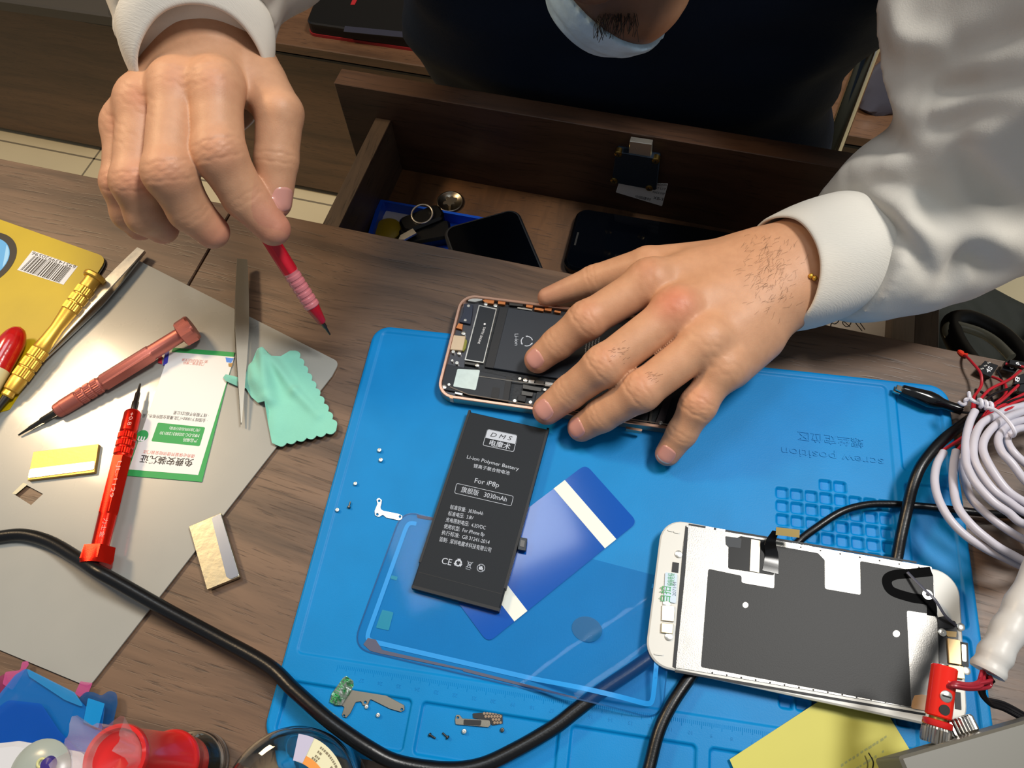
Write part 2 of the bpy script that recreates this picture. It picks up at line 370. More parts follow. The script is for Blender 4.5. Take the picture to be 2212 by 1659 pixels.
# things lying in the drawer
tz = dz + .2
tr = thing('plastic_tray', 'shallow bright blue plastic tray in the open drawer', 'tray', tuple(at(880, 480, tz)))
M['blue_pl'] = mat('blue_plastic', '#0c53d8', .35)
P = [at(x, y, tz + 14)[:2] for x, y in ((819, 430), (1060, 472), (1060, 600), (782, 545))]
g = G(); g.prism(rpoly(P, 3), tz, tz + 2); inn = [p + nrm(np.mean(P, 0) - p) * 4.5 for p in P]
g.prism(rpoly(P, 3), tz + 1, tz + 14, holes=[rpoly(inn, 2)]); g.obj('tray_body', M['blue_pl'], tr)
tag(pp('paper_card', ((834, 455), (905, 468), (890, 520), (812, 500)), tz + 2.1, tz + 2.6, M['paper'], r=1), 'white card lying in the blue tray in the drawer', 'card')
c = at(838, 498, tz + 6); tag(G().lathe([(11, tz + 2.7), (12, tz + 3.5), (12, tz + 8), (10.5, tz + 9)], c, 32).obj('round_tin', mat('ochre_ribbed', '#a98f12', .4, bump=.5, bscale=300), smooth=True), 'small round ochre tin beside the keys in the blue tray', 'tin')
ky = thing('car_key', 'black car key fob with a silver ring in the blue tray', 'key', tuple(at(915, 480, tz + 3)))
T = frame(at(905, 480, tz + 12), at(950, 462, tz + 12) - at(905, 480, tz + 12)); G(T).prism(rr(-16, -9, 22, 9, 6), -5, 5, bev=2).obj('key_fob', M['black'], ky, True)
T = frame(at(905, 510, tz + 9), at(960, 500, tz + 9) - at(905, 510, tz + 9)); G(T).prism(rr(-16, -10, 28, 10, 4), -5, 4, bev=2).obj('key_fob', M['black'], ky, True)
T = frame(at(896, 500, tz + 17), at(870, 514, tz + 17) - at(896, 500, tz + 17)); G(T).prism([(0, -3), (12, -3), (16, 0), (12, 3), (0, 3)], -1, 1).obj('key_blade', M['steel'], ky)
q = at(912, 462, tz + 19); G().tube([(q[0] + 9 * math.cos(t), q[1] + 9 * math.sin(t), q[2] + 1.5 * math.sin(t)) for t in np.linspace(0, 6.28, 24, endpoint=False)], .8, 8, closed=True).obj('key_ring', M['steel'], ky, True)
co = thing('coin', 'single silver coin on the drawer floor behind the blue tray', 'coin', tuple(at(972, 434, tz)))
q = at(972, 434, tz + 1.8); G().lathe([(11.6, tz), (12, tz + .3), (12, tz + 1.5), (11.6, tz + 1.8), (10.4, tz + 1.8), (10.2, tz + 1.5), (0.01, tz + 1.5)], q, 40).obj('coin_disc', mat('nickel_coin', '#8b8478', .3, 1), co, True, angle=60)
G().prism([(q[0] + r_ * math.cos(a_), q[1] + r_ * math.sin(a_)) for a_, r_ in zip(np.linspace(0, 6.28, 16, endpoint=False), [4, 6, 7, 5, 6, 4, 6.5, 5, 3, 6, 7, 4, 5, 6, 4, 5.5])], tz + 1.5, tz + 1.75, bev=.1).obj('coin_relief', mat('nickel_relief', '#a59d8f', .35, 1), co)
def phone_slab(name, label, px, z, th, root_px, tilt=0):
    t = thing(name, label, 'phone', tuple(at(root_px[0], root_px[1], z)))
    a, b, c = (at(x, y, z + th) for x, y in px); u = nrm(b - a); T = frame(a, u); L = np.linalg.norm(b - a)
    return t, T, L
# phone leaning on the tray
z2 = tz + 14.6; t = thing('smartphone', 'dark smartphone lying face up on the edge of the blue tray in the drawer', 'phone', tuple(at(1040, 520, z2)))
A, B = at(954, 492, z2 + 8), at(1117, 447, z2 + 8); T = frame(A, B - A); Wd = np.linalg.norm(B - A)
G(T).prism(rr(0, -150, Wd, 0, 10), -8, 0, bev=1.5).obj('phone_body', M['matblack'], t, True); G(T).prism(rr(2.5, -147.5, Wd - 2.5, -2.5, 8), 0, .3).obj('phone_screen', mat('dark_phone_glass', '#03050a', .12, spec=.3), t)
z3 = tz; t = thing('smartphone', 'black older smartphone lying on the bare drawer floor by the resting hand', 'phone', tuple(at(1400, 510, z3)))
A, B = at(1249, 446, z3 + 9), at(1580, 500, z3 + 9); T = frame(A, B - A)
G(T).prism(rr(0, -66, 138, 0, 10), -8.6, 0, bev=2).obj('phone_body', mat('piano_black', '#05070c', .12), t, True); G(T).prism(rr(3, -63, 135, -3, 8), 0, .25).obj('phone_screen', mat('phone_glass', '#03050a', .08), t)
G(T).box(5, 6.5, -42, -28, .25, .4).obj('earpiece', M['hole'], t)
pp_ = thing('sketch_paper', 'white sheet with black ink sketch lines in the drawer below the cuff', 'paper', tuple(at(1850, 700, tz)))
pp('paper_sheet', ((1735, 640), (1938, 640), (1925, 780), (1720, 760)), tz, tz + .5, M['paper'], pp_)
g = G()
for L in (((1790, 690), (1802, 700), (1812, 692), (1806, 684), (1794, 706), (1815, 712)), ((1838, 684), (1850, 700), (1862, 715)), ((1845, 680), (1858, 698), (1868, 712)), ((1800, 675), (1818, 690), (1836, 706)), ((1826, 688), (1820, 698), (1830, 706), (1838, 696), (1826, 688))):
    g.tube(spline([at(x, y, tz + .6) for x, y in L], 4), .35, 5)
g.obj('ink_lines', M['blackink'], pp_)

# ---------------------------------------------------------------- blue silicone repair mat
MO = np.array([-176.8, 234.0]); MT = .1241987; MW, MH = 362., 253.
MU = np.array([math.cos(MT), math.sin(MT)]); MV = np.array([math.sin(MT), -math.cos(MT)])
def mw(u, v, z=0): p = MO + MU * u + MV * v; return np.array([p[0], p[1], z])
mt = thing('repair_mat', 'large blue silicone repair mat with moulded compartments on the desk', 'mat', tuple(mw(MW / 2, MH / 2, 0)))
M['mat'] = mat('blue_silicone', '#0080c4', .45, var=.10, vscale=26, bump=.12, bscale=1400, spec=.22)
def build_mat():
    h = .62; nu, nv = int(MW / h) + 7, int(MH / h) + 7
    u = (np.arange(nu) - 3) * h; v = (np.arange(nv) - 3) * h; Ug, Vg = np.meshgrid(u, v, indexing='ij'); Ug = Ug.copy(); Vg = Vg.copy()
    R = 11.
    def srr(x0, y0, x1, y1, r): cx, cy = (x0 + x1) / 2, (y0 + y1) / 2; qx = np.abs(Ug - cx) - (x1 - x0) / 2 + r; qy = np.abs(Vg - cy) - (y1 - y0) / 2 + r; return np.hypot(np.maximum(qx, 0), np.maximum(qy, 0)) + np.minimum(np.maximum(qx, qy), 0) - r
    sd = srr(0, 0, MW, MH, R)
    # pull outside vertices onto the outline
    for _ in range(4):
        s = srr(0, 0, MW, MH, R); gx, gy = np.gradient(s, axis=0) / h, np.gradient(s, axis=1) / h
        msk = (s > 0) & (sd < 1.6 * h); gl = np.hypot(gx, gy) + 1e-6
        Ug = np.where(msk, Ug - s * gx / gl, Ug); Vg = np.where(msk, Vg - s * gy / gl, Vg)
        break
    qx = np.abs(Ug - MW / 2) - MW / 2 + R; qy = np.abs(Vg - MH / 2) - MH / 2 + R
    o = (qx > 0) & (qy > 0) & (sd > -h * .5) & (sd < 1.6 * h); rr_ = np.hypot(qx, qy) + 1e-6
    cu = MW / 2 + np.sign(Ug - MW / 2) * (MW / 2 - R + qx * R / rr_); cv = MH / 2 + np.sign(Vg - MH / 2) * (MH / 2 - R + qy * R / rr_)
    Ug = np.where(o & (sd > 0), cu, Ug); Vg = np.where(o & (sd > 0), cv, Vg); Ug = np.clip(Ug, 0, MW); Vg = np.clip(Vg, 0, MH)
    Z = np.full(Ug.shape, 4.0)
    def step(s, w=.9): t = np.clip(.5 - s / w, 0, 1); return t * t * (3 - 2 * t)
    def dep(x0, y0, x1, y1, r, d, w=.9):
        nonlocal Z; Z = Z - d * step(srr(x0, y0, x1, y1, r), w)
    Z -= 1.1 * step(sd, 1.2) * 0
    dep(6.2, 4.6, 325, 208.5, 3, .75, 1.3)                        # work field
    for i in range(8):
        for k in range(16):
            if k == 0 and i not in (3, 4): continue
            cu_, cv_ = 261.8 + 8.17 * i, 74.7 + 8.07 * k; dep(cu_ - 3.2, cv_ - 3.1, cu_ + 3.2, cv_ + 3.1, 1.3, 2.3, .8)
    for (x0, x1) in ((6, 72.6), (78.4, 149.5), (155.6, 217.5), (224.5, 286), (292, 356)): dep(x0, 222.5, x1, 247, 2.2, 1.9, 1.1)
    dep(330.6, 7, 356.2, 59.5, 2.5, 1.5, 1.1); dep(330.6, 67.5, 356, 146, 2.5, 1.3, 1.1); dep(330.6, 151, 356, 216, 2.5, 1.3, 1.1)
    e = np.clip(1 + sd / 1.6, 0, 1); Z -= 1.0 * e * e             # soft outer edge
    ok = sd < 1.5 * h; nz_ = Z
    V = MO[None, None] + Ug[..., None] * MU + Vg[..., None] * MV; vv = np.dstack([V, nz_]).reshape(-1, 3)
    idx = np.arange(nu * nv).reshape(nu, nv); inside = sd < .02
    q = np.stack([idx[:-1, :-1], idx[:-1, 1:], idx[1:, 1:], idx[1:, :-1]], -1).reshape(-1, 4)
    okq = inside.reshape(-1)[q].any(1); q = q[okq]
    used = np.zeros(nu * nv, bool); used[q.ravel()] = True; mp = np.cumsum(used) - 1; q = mp[q]; vv = vv[used]
    # skirt to the desk
    from collections import Counter
    ed = {}
    for a, b, c, d2 in q:
        for e1, e2 in ((a, b), (b, c), (c, d2), (d2, a)):
            if (e2, e1) in ed: del ed[(e2, e1)]
            else: ed[(e1, e2)] = 1
    bv = {}; vv = vv.tolist(); fq = q.tolist()
    for e1, e2 in ed:
        for e_ in (e1, e2):
            if e_ not in bv: bv[e_] = len(vv); p = vv[e_]; vv.append([p[0], p[1], 0.02])
        fq.append([e2, e1, bv[e1], bv[e2]])
    return mkobj('mat_sheet', vv, fq, M['mat'], mt, True, angle=180)
build_mat()
ptext('screw position', (1908, 991), (1688, 966), 7.2, 3.3, M['mat'], mt, name='embossed_text', ext=.35)
ptext('螺丝定位区', (1864, 950), (1723, 933), 6.6, 3.3, M['mat'], mt, name='embossed_text', ext=.35)
g = G()
for i in range(231):
    u_ = 30 + i; L = 3.4 if i % 10 == 0 else (2.6 if i % 5 == 0 else 1.8); a = mw(u_, 211.2, 4.0); b = mw(u_, 211.2 + L, 4.0)
    g.tube([a, b], .14, 4)
g.obj('ruler_scale', M['mat'], mt)
for i in range(22): u_ = 44 + 10 * i; text(str(27 - i), 2.6, frame(mw(u_ + 1.4, 216.2, 4.0), -np.append(MU, 0)), M['mat'], mt, name='ruler_number', ext=.2)

# ---------------------------------------------------------------- left side of the desk
# yellow board
yb = thing('yellow_board', 'yellow cartoon-print board with a barcode sticker at the left desk edge', 'board', tuple(at(60, 640, 0)))
px = ((-330, 455), (-60, 455), (0, 474), (232, 556), (20, 885), (-330, 980))
pp('black_backing', [(x + 3, y + 4) for x, y in px], .1, 1.6, M['matblack'], yb, r=[1, 1, 1, 9, 2, 1]); pp('board_face', px, 1.6, 2.4, M['yellow'], yb, r=[1, 1, 1, 9, 2, 1])
c = at(-42, 562, 2.4); G().lathe([(25.5, 2.4), (25.5, 2.52), (.01, 2.52)], c, 64).obj('black_ring_print', M['blackink'], yb)
G().lathe([(20.5, 2.52), (20.5, 2.6), (.01, 2.6)], c, 64).obj('blue_disc_print', mat('blue_ink', '#4f9fd6', .5), yb); G().prism([(c[0] + 20 * math.cos(t), c[1] + 20 * math.sin(t)) for t in np.linspace(-.1, 1.0, 12)], 2.6, 2.66).obj('light_blue_print', mat('pale_blue_ink', '#8ec3e6', .5), yb)
pp('barcode_sticker', ((70, 541), (168, 575), (137, 615), (37, 583)), 2.4, 2.6, M['paper'], yb)
a, b, c_, d_ = (at(x, y, 2.62) for x, y in ((76, 551), (158, 580), (132, 612), (42, 582)))
a = at(72, 552, 2.62); g = G(); s = .02; rnd = random.Random(3)
while s < .97:
    wd = rnd.choice((.010, .010, .02, .03)); e = min(.98, s + wd); Q = [a + (b - a) * s, a + (b - a) * e, d_ + (c_ - d_) * e, d_ + (c_ - d_) * s]; g.add([list(q[:2]) + [2.64] for q in Q], [[0, 3, 2, 1]]); s = e + rnd.choice((.010, .012, .02, .026))
g.obj('barcode_bars', M['blackink'], yb)
ptext('6951439920596', (166, 574), (72, 543), 4.0, 2.65, M['blackink'], yb)

# translucent grey plastic sheet with a square hole
sh = thing('plastic_sheet', 'large grey translucent plastic sheet with a small square hole on the desk', 'sheet', tuple(at(300, 1000, 0)))
M['sheet'] = mat('grey_polypropylene', '#979791', .28, alpha=1, coat=.35, var=.06, vscale=12, rvar=.1, spec=.6)
pp('sheet_body', ((298, 562), (733, 782), (717, 812), (192, 1484), (-380, 1246), (-60, 925)), 1.0, 1.9, M['sheet'], sh, r=[1, 5, 5, 4, 1, 1], holes=[((52, 1045), (93, 1067), (67, 1091), (28, 1066))])
# pale rim of the hole, where clear tape covers it
pp('clear_tape', ((50, 1043), (60, 1046), (34, 1068), (26, 1066)), 1.9, 2.0, mat('tape', '#cfc6a4', .2, coat=.6), sh)

def tweezers(label, A, B, L, wid, up, gap, m, bow=2.0, th=1.3, name='tweezers'):
    t = thing(name, label, 'tweezers', tuple(A)); x = nrm(np.array(B) - A); T = frame(A, x, up)
    for sg in (1, -1):
        g = G(T); n = 40; v = []
        for i in range(n + 1):
            s = i / n; w_ = wid * (.78 + .22 * math.sin(min(1, s * 3) * 1.57)) if s < .45 else wid * max(.07, 1 - ((s - .45) / .55) ** 1.15 * .95)
            off = sg * (th * .5 + (gap / 2) * (min(1, s / .5)) * (1 if s < .8 else 1) + bow * math.sin(min(s, 1) * math.pi) * .6 - (gap / 2) * max(0, (s - .55) / .45) * .8)
            for (yy, zz) in ((-w_ / 2, -th / 2), (w_ / 2, -th / 2), (w_ / 2, th / 2), (-w_ / 2, th / 2)): v.append((s * L, yy, off + zz * (1 - .5 * s)))
        f = [[0, 1, 2, 3]] + [[n * 4 + 3, n * 4 + 2, n * 4 + 1, n * 4]]
        for i in range(n):
            for k in range(4): f.append([i * 4 + k, i * 4 + 4 + k, i * 4 + 4 + (k + 1) % 4, i * 4 + (k + 1) % 4])
        g.add(v, f); g.obj('tweezer_arm', m, t, True, angle=35)
    return t
A, B = at(306, 540, 7), at(96, 775, 6.5); tw = tweezers('long shiny steel tweezers lying beside the gold screwdriver', A, B, np.linalg.norm(B - A), 8.5, (0, 0, 1), 3, M['steel'], 1.2)
A, B = at(523, 562, 9), at(521, 915, 6); tweezers('matte steel tweezers with sharp tips lying over the green card edge', A, B, np.linalg.norm(B - A), 8.6, (.45, 0, .9), 3.6, mat('matte_steel', '#a19d92', .4, .7), 1.0)

def driver(label, A, B, prof, mh, tipprof, up=(0, 0, 1), cap=None, n=48, roll=0.):
    # A: tip of the bit, B: far end of the handle; profiles run along A->B in millimetres
    t = thing('screwdriver', label, 'screwdriver', tuple(A)); T = frame(A, np.array(B) - A, up)
    if roll: c, s = math.cos(roll), math.sin(roll); Rr = np.eye(4); Rr[1, 1] = c; Rr[1, 2] = -s; Rr[2, 1] = s; Rr[2, 2] = c; T = T @ Rr
    G().rod(tipprof, T, 20).obj('bit', M['dsteel'], t, True); 
    for nm, P in prof: G().rod(P, T, n).obj(nm, mh, t, True, angle=25)
    return t, T
def kn(a, b, r): # knurled bands with grooves
    out = []; x = a; st = (b - a) / 3
    for i in range(3): out += [(x, r * .9, 'r'), (x + .5, r, 'k'), (x + st - 1.2, r, 'k'), (x + st - .7, r * .9, 'r')]; x += st
    return out
A, B = at(303, 829, 7.5), at(206, 1222, 12); L = np.linalg.norm(B - A); k = L / 113.
print('red driver', L)
t, T = driver('bright red metal screwdriver with a hexagonal end lying partly under the black cable', A, B, [
    ('handle', [(q * k, r, c) for q, r, c in [(19, 3.6, 'r'), (20, 4.6, 'r'), (21, 5, 'r'), (33, 5, 'r'), (33.5, 4.6, 'r')] + kn(34, 49, 5.3) + [(49.2, 4.6, 'r'), (50, 5.8, 'h'), (84, 5.8, 'h'), (85, 5, 'r'), (103, 4.7, 'r')]]),
    ('end_cap', [(q * k, r, c) for q, r, c in [(103, 6, 'r'), (103.5, 9.2, 'h'), (111, 9.8, 'h'), (113, 8.6, 'r')]])], M['red_ano'],
    [(0, .5, 'r'), (6, 1, 'r'), (7, 1.5, 'r'), (13, 1.6, 'r'), (13.5, 2, 'r'), (20, 2, 'r')], roll=.0)
for body, s0, s1, sz, rz in (('+0.8', 22.5, 31, 3.4, 5.05), ('LJL-1129', 54, 76, 3.2, 5.06), ('力士金', 88, 99, 3, 5.0)):
    text(body, sz, T @ frame((s0 * k, 1.2, rz), (1, 0, 0)), mat('pale_engraving', '#d99c92', .5), t, fit=(s1 - s0) * k)
A, B = at(40, 940, 3.5), at(418, 706, 13); L = np.linalg.norm(B - A); k = L / 130.; print('copper', L)
driver('copper-pink metal screwdriver with a hexagonal end lying across the grey sheet', A, B, [
    ('handle', [(q * k, r, c) for q, r, c in [(27, 4, 'r'), (28, 4.7, 'r'), (32, 4.9, 'r'), (32.2, 5.1, 'r'), (43, 5.2, 'r'), (43.5, 4.7, 'r')] + kn(44, 60, 5.3) + [(60.4, 4.6, 'r'), (62, 5.9, 'h'), (97, 5.9, 'h'), (98, 4.9, 'r'), (120, 4.8, 'r')]]),
    ('end_cap', [(q * k, r, c) for q, r, c in [(119.5, 6, 'r'), (120.5, 9.2, 'h'), (128.5, 9.6, 'h'), (130, 8.2, 'r')]])], M['copper'],
    [(0, .5, 'r'), (7, 1, 'r'), (8, 1.3, 'r'), (15, 1.4, 'r'), (16, 2, 'r'), (28, 2.1, 'r')], roll=.3)
A, B = at(-22, 905, 6), at(208, 594, 13.5); L = np.linalg.norm(B - A); k = L / 118.; print('gold', L)
driver('gold metal screwdriver with knurled bands lying along the edge of the yellow board', A, B, [
    ('handle', [(q * k, r, c) for q, r, c in [(17, 3.2, 'r'), (18, 3.8, 'r'), (21, 3.4, 'r'), (22, 4.6, 'r'), (30, 5.3, 'r'), (31, 5, 'r')] + kn(31.5, 55, 5.6) + [(55.2, 5.3, 'r'), (62, 4.7, 'r'), (72, 4.2, 'r'), (82, 4.9, 'r'), (86, 5.3, 'r')] + kn(86.4, 107, 5.7) + [(107.4, 5.2, 'r'), (111, 5, 'r'), (114, 5.4, 'r')]]),
    ('end_cap', [(q * k, r, c) for q, r, c in [(114, 6.6, 'r'), (115, 7.4, 'r'), (117, 7.4, 'r'), (118, 6.6, 'r')]])], M['gold'],
    [(0, 1.2, 'r'), (17.5, 2.6, 'r')])
# red and cream handle
kn_ = thing('pry_tool', 'red and cream plastic handle lying on the yellow board at the left edge', 'tool', tuple(at(0, 780, 2.6)))
A, B = at(44, 706, 11), at(-70, 905, 11); T = frame(A, B - A); ln = np.linalg.norm(B - A)
def cap(x0, x1, nm, m, first):
    v = []; f = []; n = 28; K = 16
    for i in range(K + 1):
        x = x0 + (x1 - x0) * i / K; r = 8.6 * (math.sqrt(max(.0, 1 - (1 - min(1, x / 16)) ** 2)) if x < 16 else 1)
        for j in range(n): a = 2 * math.pi * j / n; v.append((x, max(r, .3) * math.cos(a), max(r, .3) * .86 * math.sin(a)))
    for i in range(K):
        for j in range(n): f.append([i * n + j, i * n + (j + 1) % n, (i + 1) * n + (j + 1) % n, (i + 1) * n + j][::-1])
    f.append(list(range(n))); f.append([K * n + j for j in range(n)][::-1]); G(T).add(v, f).obj(nm, m, kn_, True)
cap(0, 33, 'red_grip', mat('worn_red_lacquer', '#c21512', .18, coat=.6, var=.25, vscale=160, bump=.5, bscale=160), 1); cap(33, ln, 'cream_grip', M['cream'], 0)

# green-bordered card
cdz = 2.1; cr_ = thing('voucher_card', 'white card with green border and Chinese print lying under the screwdrivers', 'card', tuple(at(400, 900, cdz)))
pp('card_border', ((374, 751), (507, 761), (436, 1041), (270, 1027)), cdz, cdz + .4, M['green'], cr_); pp('card_face', ((366, 760), (506, 771), (428, 1026), (278, 1014)), cdz + .4, cdz + .5, mat('card_white', '#deddda', .4), cr_)
zz = cdz + .55; pp('green_box', ((341, 912.7), (443.4, 923), (431.3, 964), (326.7, 953.2)), cdz + .5, cdz + .54, M['green'], cr_, r=1)
q = at(307, 941.4, zz); G().lathe([(3.9, cdz + .5), (3.9, cdz + .56), (.01, cdz + .56)], q, 32).obj('round_logo', M['green'], cr_)
text('m', 6.2, frame(at(314, 944, cdz + .6), at(300, 942.6, cdz + .6) - at(314, 944, cdz + .6)), M['white'], cr_, fit=4.4, bold=.02)
for body, a, b, s, mm in (('免费安装凭证', (419, 993), (305.6, 984), 5.6, 'blackink'), ('请务必保留并提供给安装门店', (421.8, 982.4), (310.7, 972.5), 2.6, 'salmon'), ('产品编码', (427, 949), (396.8, 946.5), 2.8, 'white'), ('MRS-DC-2020031200130', (431, 938.3), (346.6, 932), 2.9, 'white'), ('(凭门店扫码后进行安装)', (432.7, 927), (367, 922), 2.3, 'white'), ('· 全国线下10000+门店,覆盖全国所有市、县', (449, 905.5), (308.7, 894), 2.7, 'blackink'), ('· 线下服务不超过5公里', (451.8, 895), (376, 888), 2.7, 'blackink'), ('门店安装二维码', (441.5, 784.6), (397, 781), 2.4, 'salmon'), ('请门店先扫码后安装', (450, 779), (394, 774.5), 2.4, 'salmon')):
    ptext(body, a, b, s, zz + .03, M[mm], cr_, bold=.012 if s > 5 else 0)
for px, mm in ((((356, 762), (366, 757), (362, 784), (352, 790)), '#3b3fae'), (((342, 772), (350, 768), (350, 786), (341, 784)), '#b8303a'), (((487, 772), (505, 774), (499, 784), (489, 782)), '#4d86dd'), (((493, 785), (503, 784), (500, 793), (494, 792)), '#a8824a')):
    pp('corner_print', px, zz, zz + .05, mat('ink' + mm, mm, .5), cr_)

# shield plates
def plate(label, name, px, strip, mf, ms, tilt=0):
    t = thing(name, label, 'plate', tuple(at(px[0][0], px[0][1], 1)))
    pp('plate_body', px, 2.1, 4.6, mf, t, r=.4, bev=.15); pp('folded_strip', strip, 4.6, 5.0, ms, t, r=1.2); return t
plate('thin gold-coloured metal plate with a folded strip on the grey sheet', 'metal_plate', ((72, 976), (213, 959), (204, 1020), (59, 1037)), ((64, 1013), (205, 996), (203, 1014), (60, 1033)), mat('gold_foil', '#b08f4e', .36, 1, bump=.12, bscale=400), mat('foil_strip', '#c9c3ae', .25, 1, bump=.3, bscale=200))
plate('silver-grey metal plate with a shiny folded strip half on the wood', 'metal_plate', ((408, 1137), (477, 1108), (518, 1245), (447, 1274)), ((457, 1119), (476, 1109), (516, 1243), (497, 1251), (489, 1246)), mat('tin_plate', '#aaa48f', .36, 1, bump=.3, bscale=200), mat('tin_strip', '#c3cbdc', .2, 1))

# ---------------------------------------------------------------- draped thin sheets
def inside(P, x, y):
    c = False
    for i in range(len(P)):
        (x0, y0), (x1, y1) = P[i - 1], P[i]
        if (y0 > y) != (y1 > y) and x < (x1 - x0) * (y - y0) / (y1 - y0) + x0: c = not c
    return c
def drape(name, P, zf, th, m, parent=None, step=2.0, smooth=True):
    P = [tuple(p[:2]) for p in P]
    if signed(P) < 0: P = P[::-1]
    pts = [Vector(p) for p in P]; n = len(pts); xs = [p[0] for p in P]; ys = [p[1] for p in P]
    y = min(ys) + step * .5; row = 0
    while y < max(ys):
        x = min(xs) + step * (.5 if row % 2 else 0)
        while x < max(xs):
            if inside(P, x, y) and min((q - Vector((x, y))).length for q in pts) > step * .45: pts.append(Vector((x, y)))
            x += step
        y += step * .87; row += 1
    r = geometry.delaunay_2d_cdt(pts, [(i, (i + 1) % n) for i in range(n)], [], 1, 1e-4)
    vv, ff = r[0], r[2]; ff = [f for f in ff if inside(P, sum(vv[i][0] for i in f) / 3, sum(vv[i][1] for i in f) / 3)]
    top = [(v[0], v[1], zf(v[0], v[1]) + th) for v in vv]; bot = [(v[0], v[1], zf(v[0], v[1])) for v in vv]; N = len(vv)
    ff = [list(f) if signed([vv[i] for i in f]) > 0 else list(f)[::-1] for f in ff]
    ed = {}
    for f in ff:
        for a, b in zip(f, f[1:] + f[:1]):
            if (b, a) in ed: del ed[(b, a)]
            else: ed[(a, b)] = 1
    F = ff + [[i + N for i in f[::-1]] for f in ff] + [[b, a, a + N, b + N] for a, b in ed]
    return mkobj(name, top + bot, F, m, parent, smooth, angle=50)
def ridge(a, b, h, w, z=2):
    A, B = at(a[0], a[1], z)[:2], at(b[0], b[1], z)[:2]; d = B - A; L2 = d @ d
    def f(x, y):
        p = np.array([x, y]) - A; t = max(0, min(1, p @ d / L2)); q = p - d * t; return h * math.exp(-(q @ q) / (w * w)) * (.55 + .45 * math.sin(math.pi * min(1, t + .15)))
    return f
def scallop(a, b, n, z, amp=1.7):
    A, B = at(a[0], a[1], z)[:2], at(b[0], b[1], z)[:2]; d = (B - A) / n; nn = np.array([d[1], -d[0]]) / np.linalg.norm(d); out = []
    for i in range(n):
        for k in range(6): t = k / 6; out.append(tuple(A + d * (i + t) + nn * amp * math.sin(math.pi * t)))
    return out
# teal cleaning cloth
zc = 2.3
P = []
P += [tuple(at(x, y, zc)[:2]) for x, y in ((484, 818), (490, 812), (520, 822), (536, 812), (548, 785), (560, 760), (572, 757), (592, 778), (608, 772), (628, 760))]
sc1 = scallop((642, 760), (727, 925), 10, zc); sc2 = scallop((727, 932), (602, 962), 6, zc, 1.7)
def okdir(L, c):                                         # make scallops bulge outwards
    m = np.mean(L, 0); return L
cen = at(640, 870, zc)[:2]
def bulge(a, b, n):
    s1 = scallop(a, b, n, zc); s2 = scallop(a, b, n, zc, -1.7)
    return s1 if np.linalg.norm(np.mean(s1, 0) - cen) > np.linalg.norm(np.mean(s2, 0) - cen) else s2
P += bulge((640, 760), (728, 925), 10) + bulge((727, 932), (600, 964), 6)
P += [tuple(at(x, y, zc)[:2]) for x, y in ((590, 960), (582, 920), (577, 874), (560, 874), (545, 860), (534, 842), (512, 836), (490, 826))]
R_ = [ridge((570, 765), (590, 870), 7, 4), ridge((590, 780), (640, 850), 5, 3.5), ridge((640, 850), (690, 900), 2.5, 3), ridge((548, 800), (575, 865), 6, 4.5), ridge((600, 880), (592, 960), 1.5, 5), ridge((500, 818), (545, 832), 3, 4), ridge((640, 800), (700, 880), -1, 3)]
def zcloth(x, y): return zc + .3 + max(0, sum(r(x, y) for r in R_)) + .5 * (1 + noise.noise(Vector((x * .09, y * .09, 3))))
cl = drape('cleaning_cloth', P, zcloth, .7, mat('mint_suede', '#83cbb7', .85, sheen=.3, bump=.25, bscale=900, var=.06, vscale=60), step=1.5)
tag(cl, 'crumpled mint green cleaning cloth with scalloped edges beside the steel tweezers', 'cloth')

# blue films bottom left
def film(label, name, col, alpha, pxs, z, cat='film', r=1.5):
    m = mat('film_' + col, col, .15, alpha=alpha * .72, coat=.4)
    P = rpoly([at(x, y, z)[:2] for x, y in pxs], r)
    o = drape(name, P, lambda x, y: z + .7 * (1 + noise.noise(Vector((x * .05, y * .05, z)))), .15, m, step=3.5); tag(o, label, cat); return o
film('dark blue translucent film with a rounded tab at the right of the film heap', 'protective_film', '#0d4f86', .72, ((120, 1640), (150, 1560), (172, 1510), (186, 1494), (205, 1496), (222, 1504), (236, 1492), (254, 1496), (256, 1520), (240, 1590), (226, 1650)), 4, r=4)
film('large bright blue translucent film on top of the bottom left heap', 'protective_film', '#0a6fc0', .78, ((-90, 1570), (0, 1500), (35, 1458), (58, 1444), (162, 1498), (188, 1528), (212, 1524), (228, 1524), (214, 1640), (60, 1650), (-90, 1660)), 6.3, r=3)
film('pale blue film strip folded back along the upper edge of the film heap', 'protective_film', '#2f93d0', .6, ((60, 1444), (164, 1496), (186, 1530), (142, 1512), (66, 1462)), 8.6, r=1)
film('deep blue film lying lowest at the left frame edge in the corner heap', 'protective_film', '#0350b4', .8, ((-100, 1600), (20, 1512), (90, 1520), (130, 1580), (190, 1640), (-60, 1700)), 9.5, r=5)
film('pink film tab at the top of the blue film heap', 'film_tab', '#c2528c', .7, ((46, 1448), (50, 1430), (62, 1428), (64, 1436), (56, 1448), (30, 1492), (8, 1478), (14, 1452)), 3.2, 'film tab', 1)
film('pink film tab between the blue films and the bottom corner of the grey sheet', 'film_tab', '#c2528c', .7, ((176, 1472), (202, 1476), (192, 1500), (174, 1506), (164, 1498)), 3.4, 'film tab', .5)
film('dark pink film tab touching the left frame edge', 'film_tab', '#8c2f5c', .75, ((-30, 1478), (14, 1455), (24, 1480), (-6, 1520), (-40, 1520)), 2.8, 'film tab', 1)
film('small square blue film label on the right end of the film heap', 'film_label', '#1593d8', .85, ((192, 1508), (228, 1520), (214, 1574), (182, 1560)), 9.2, 'label', .6)

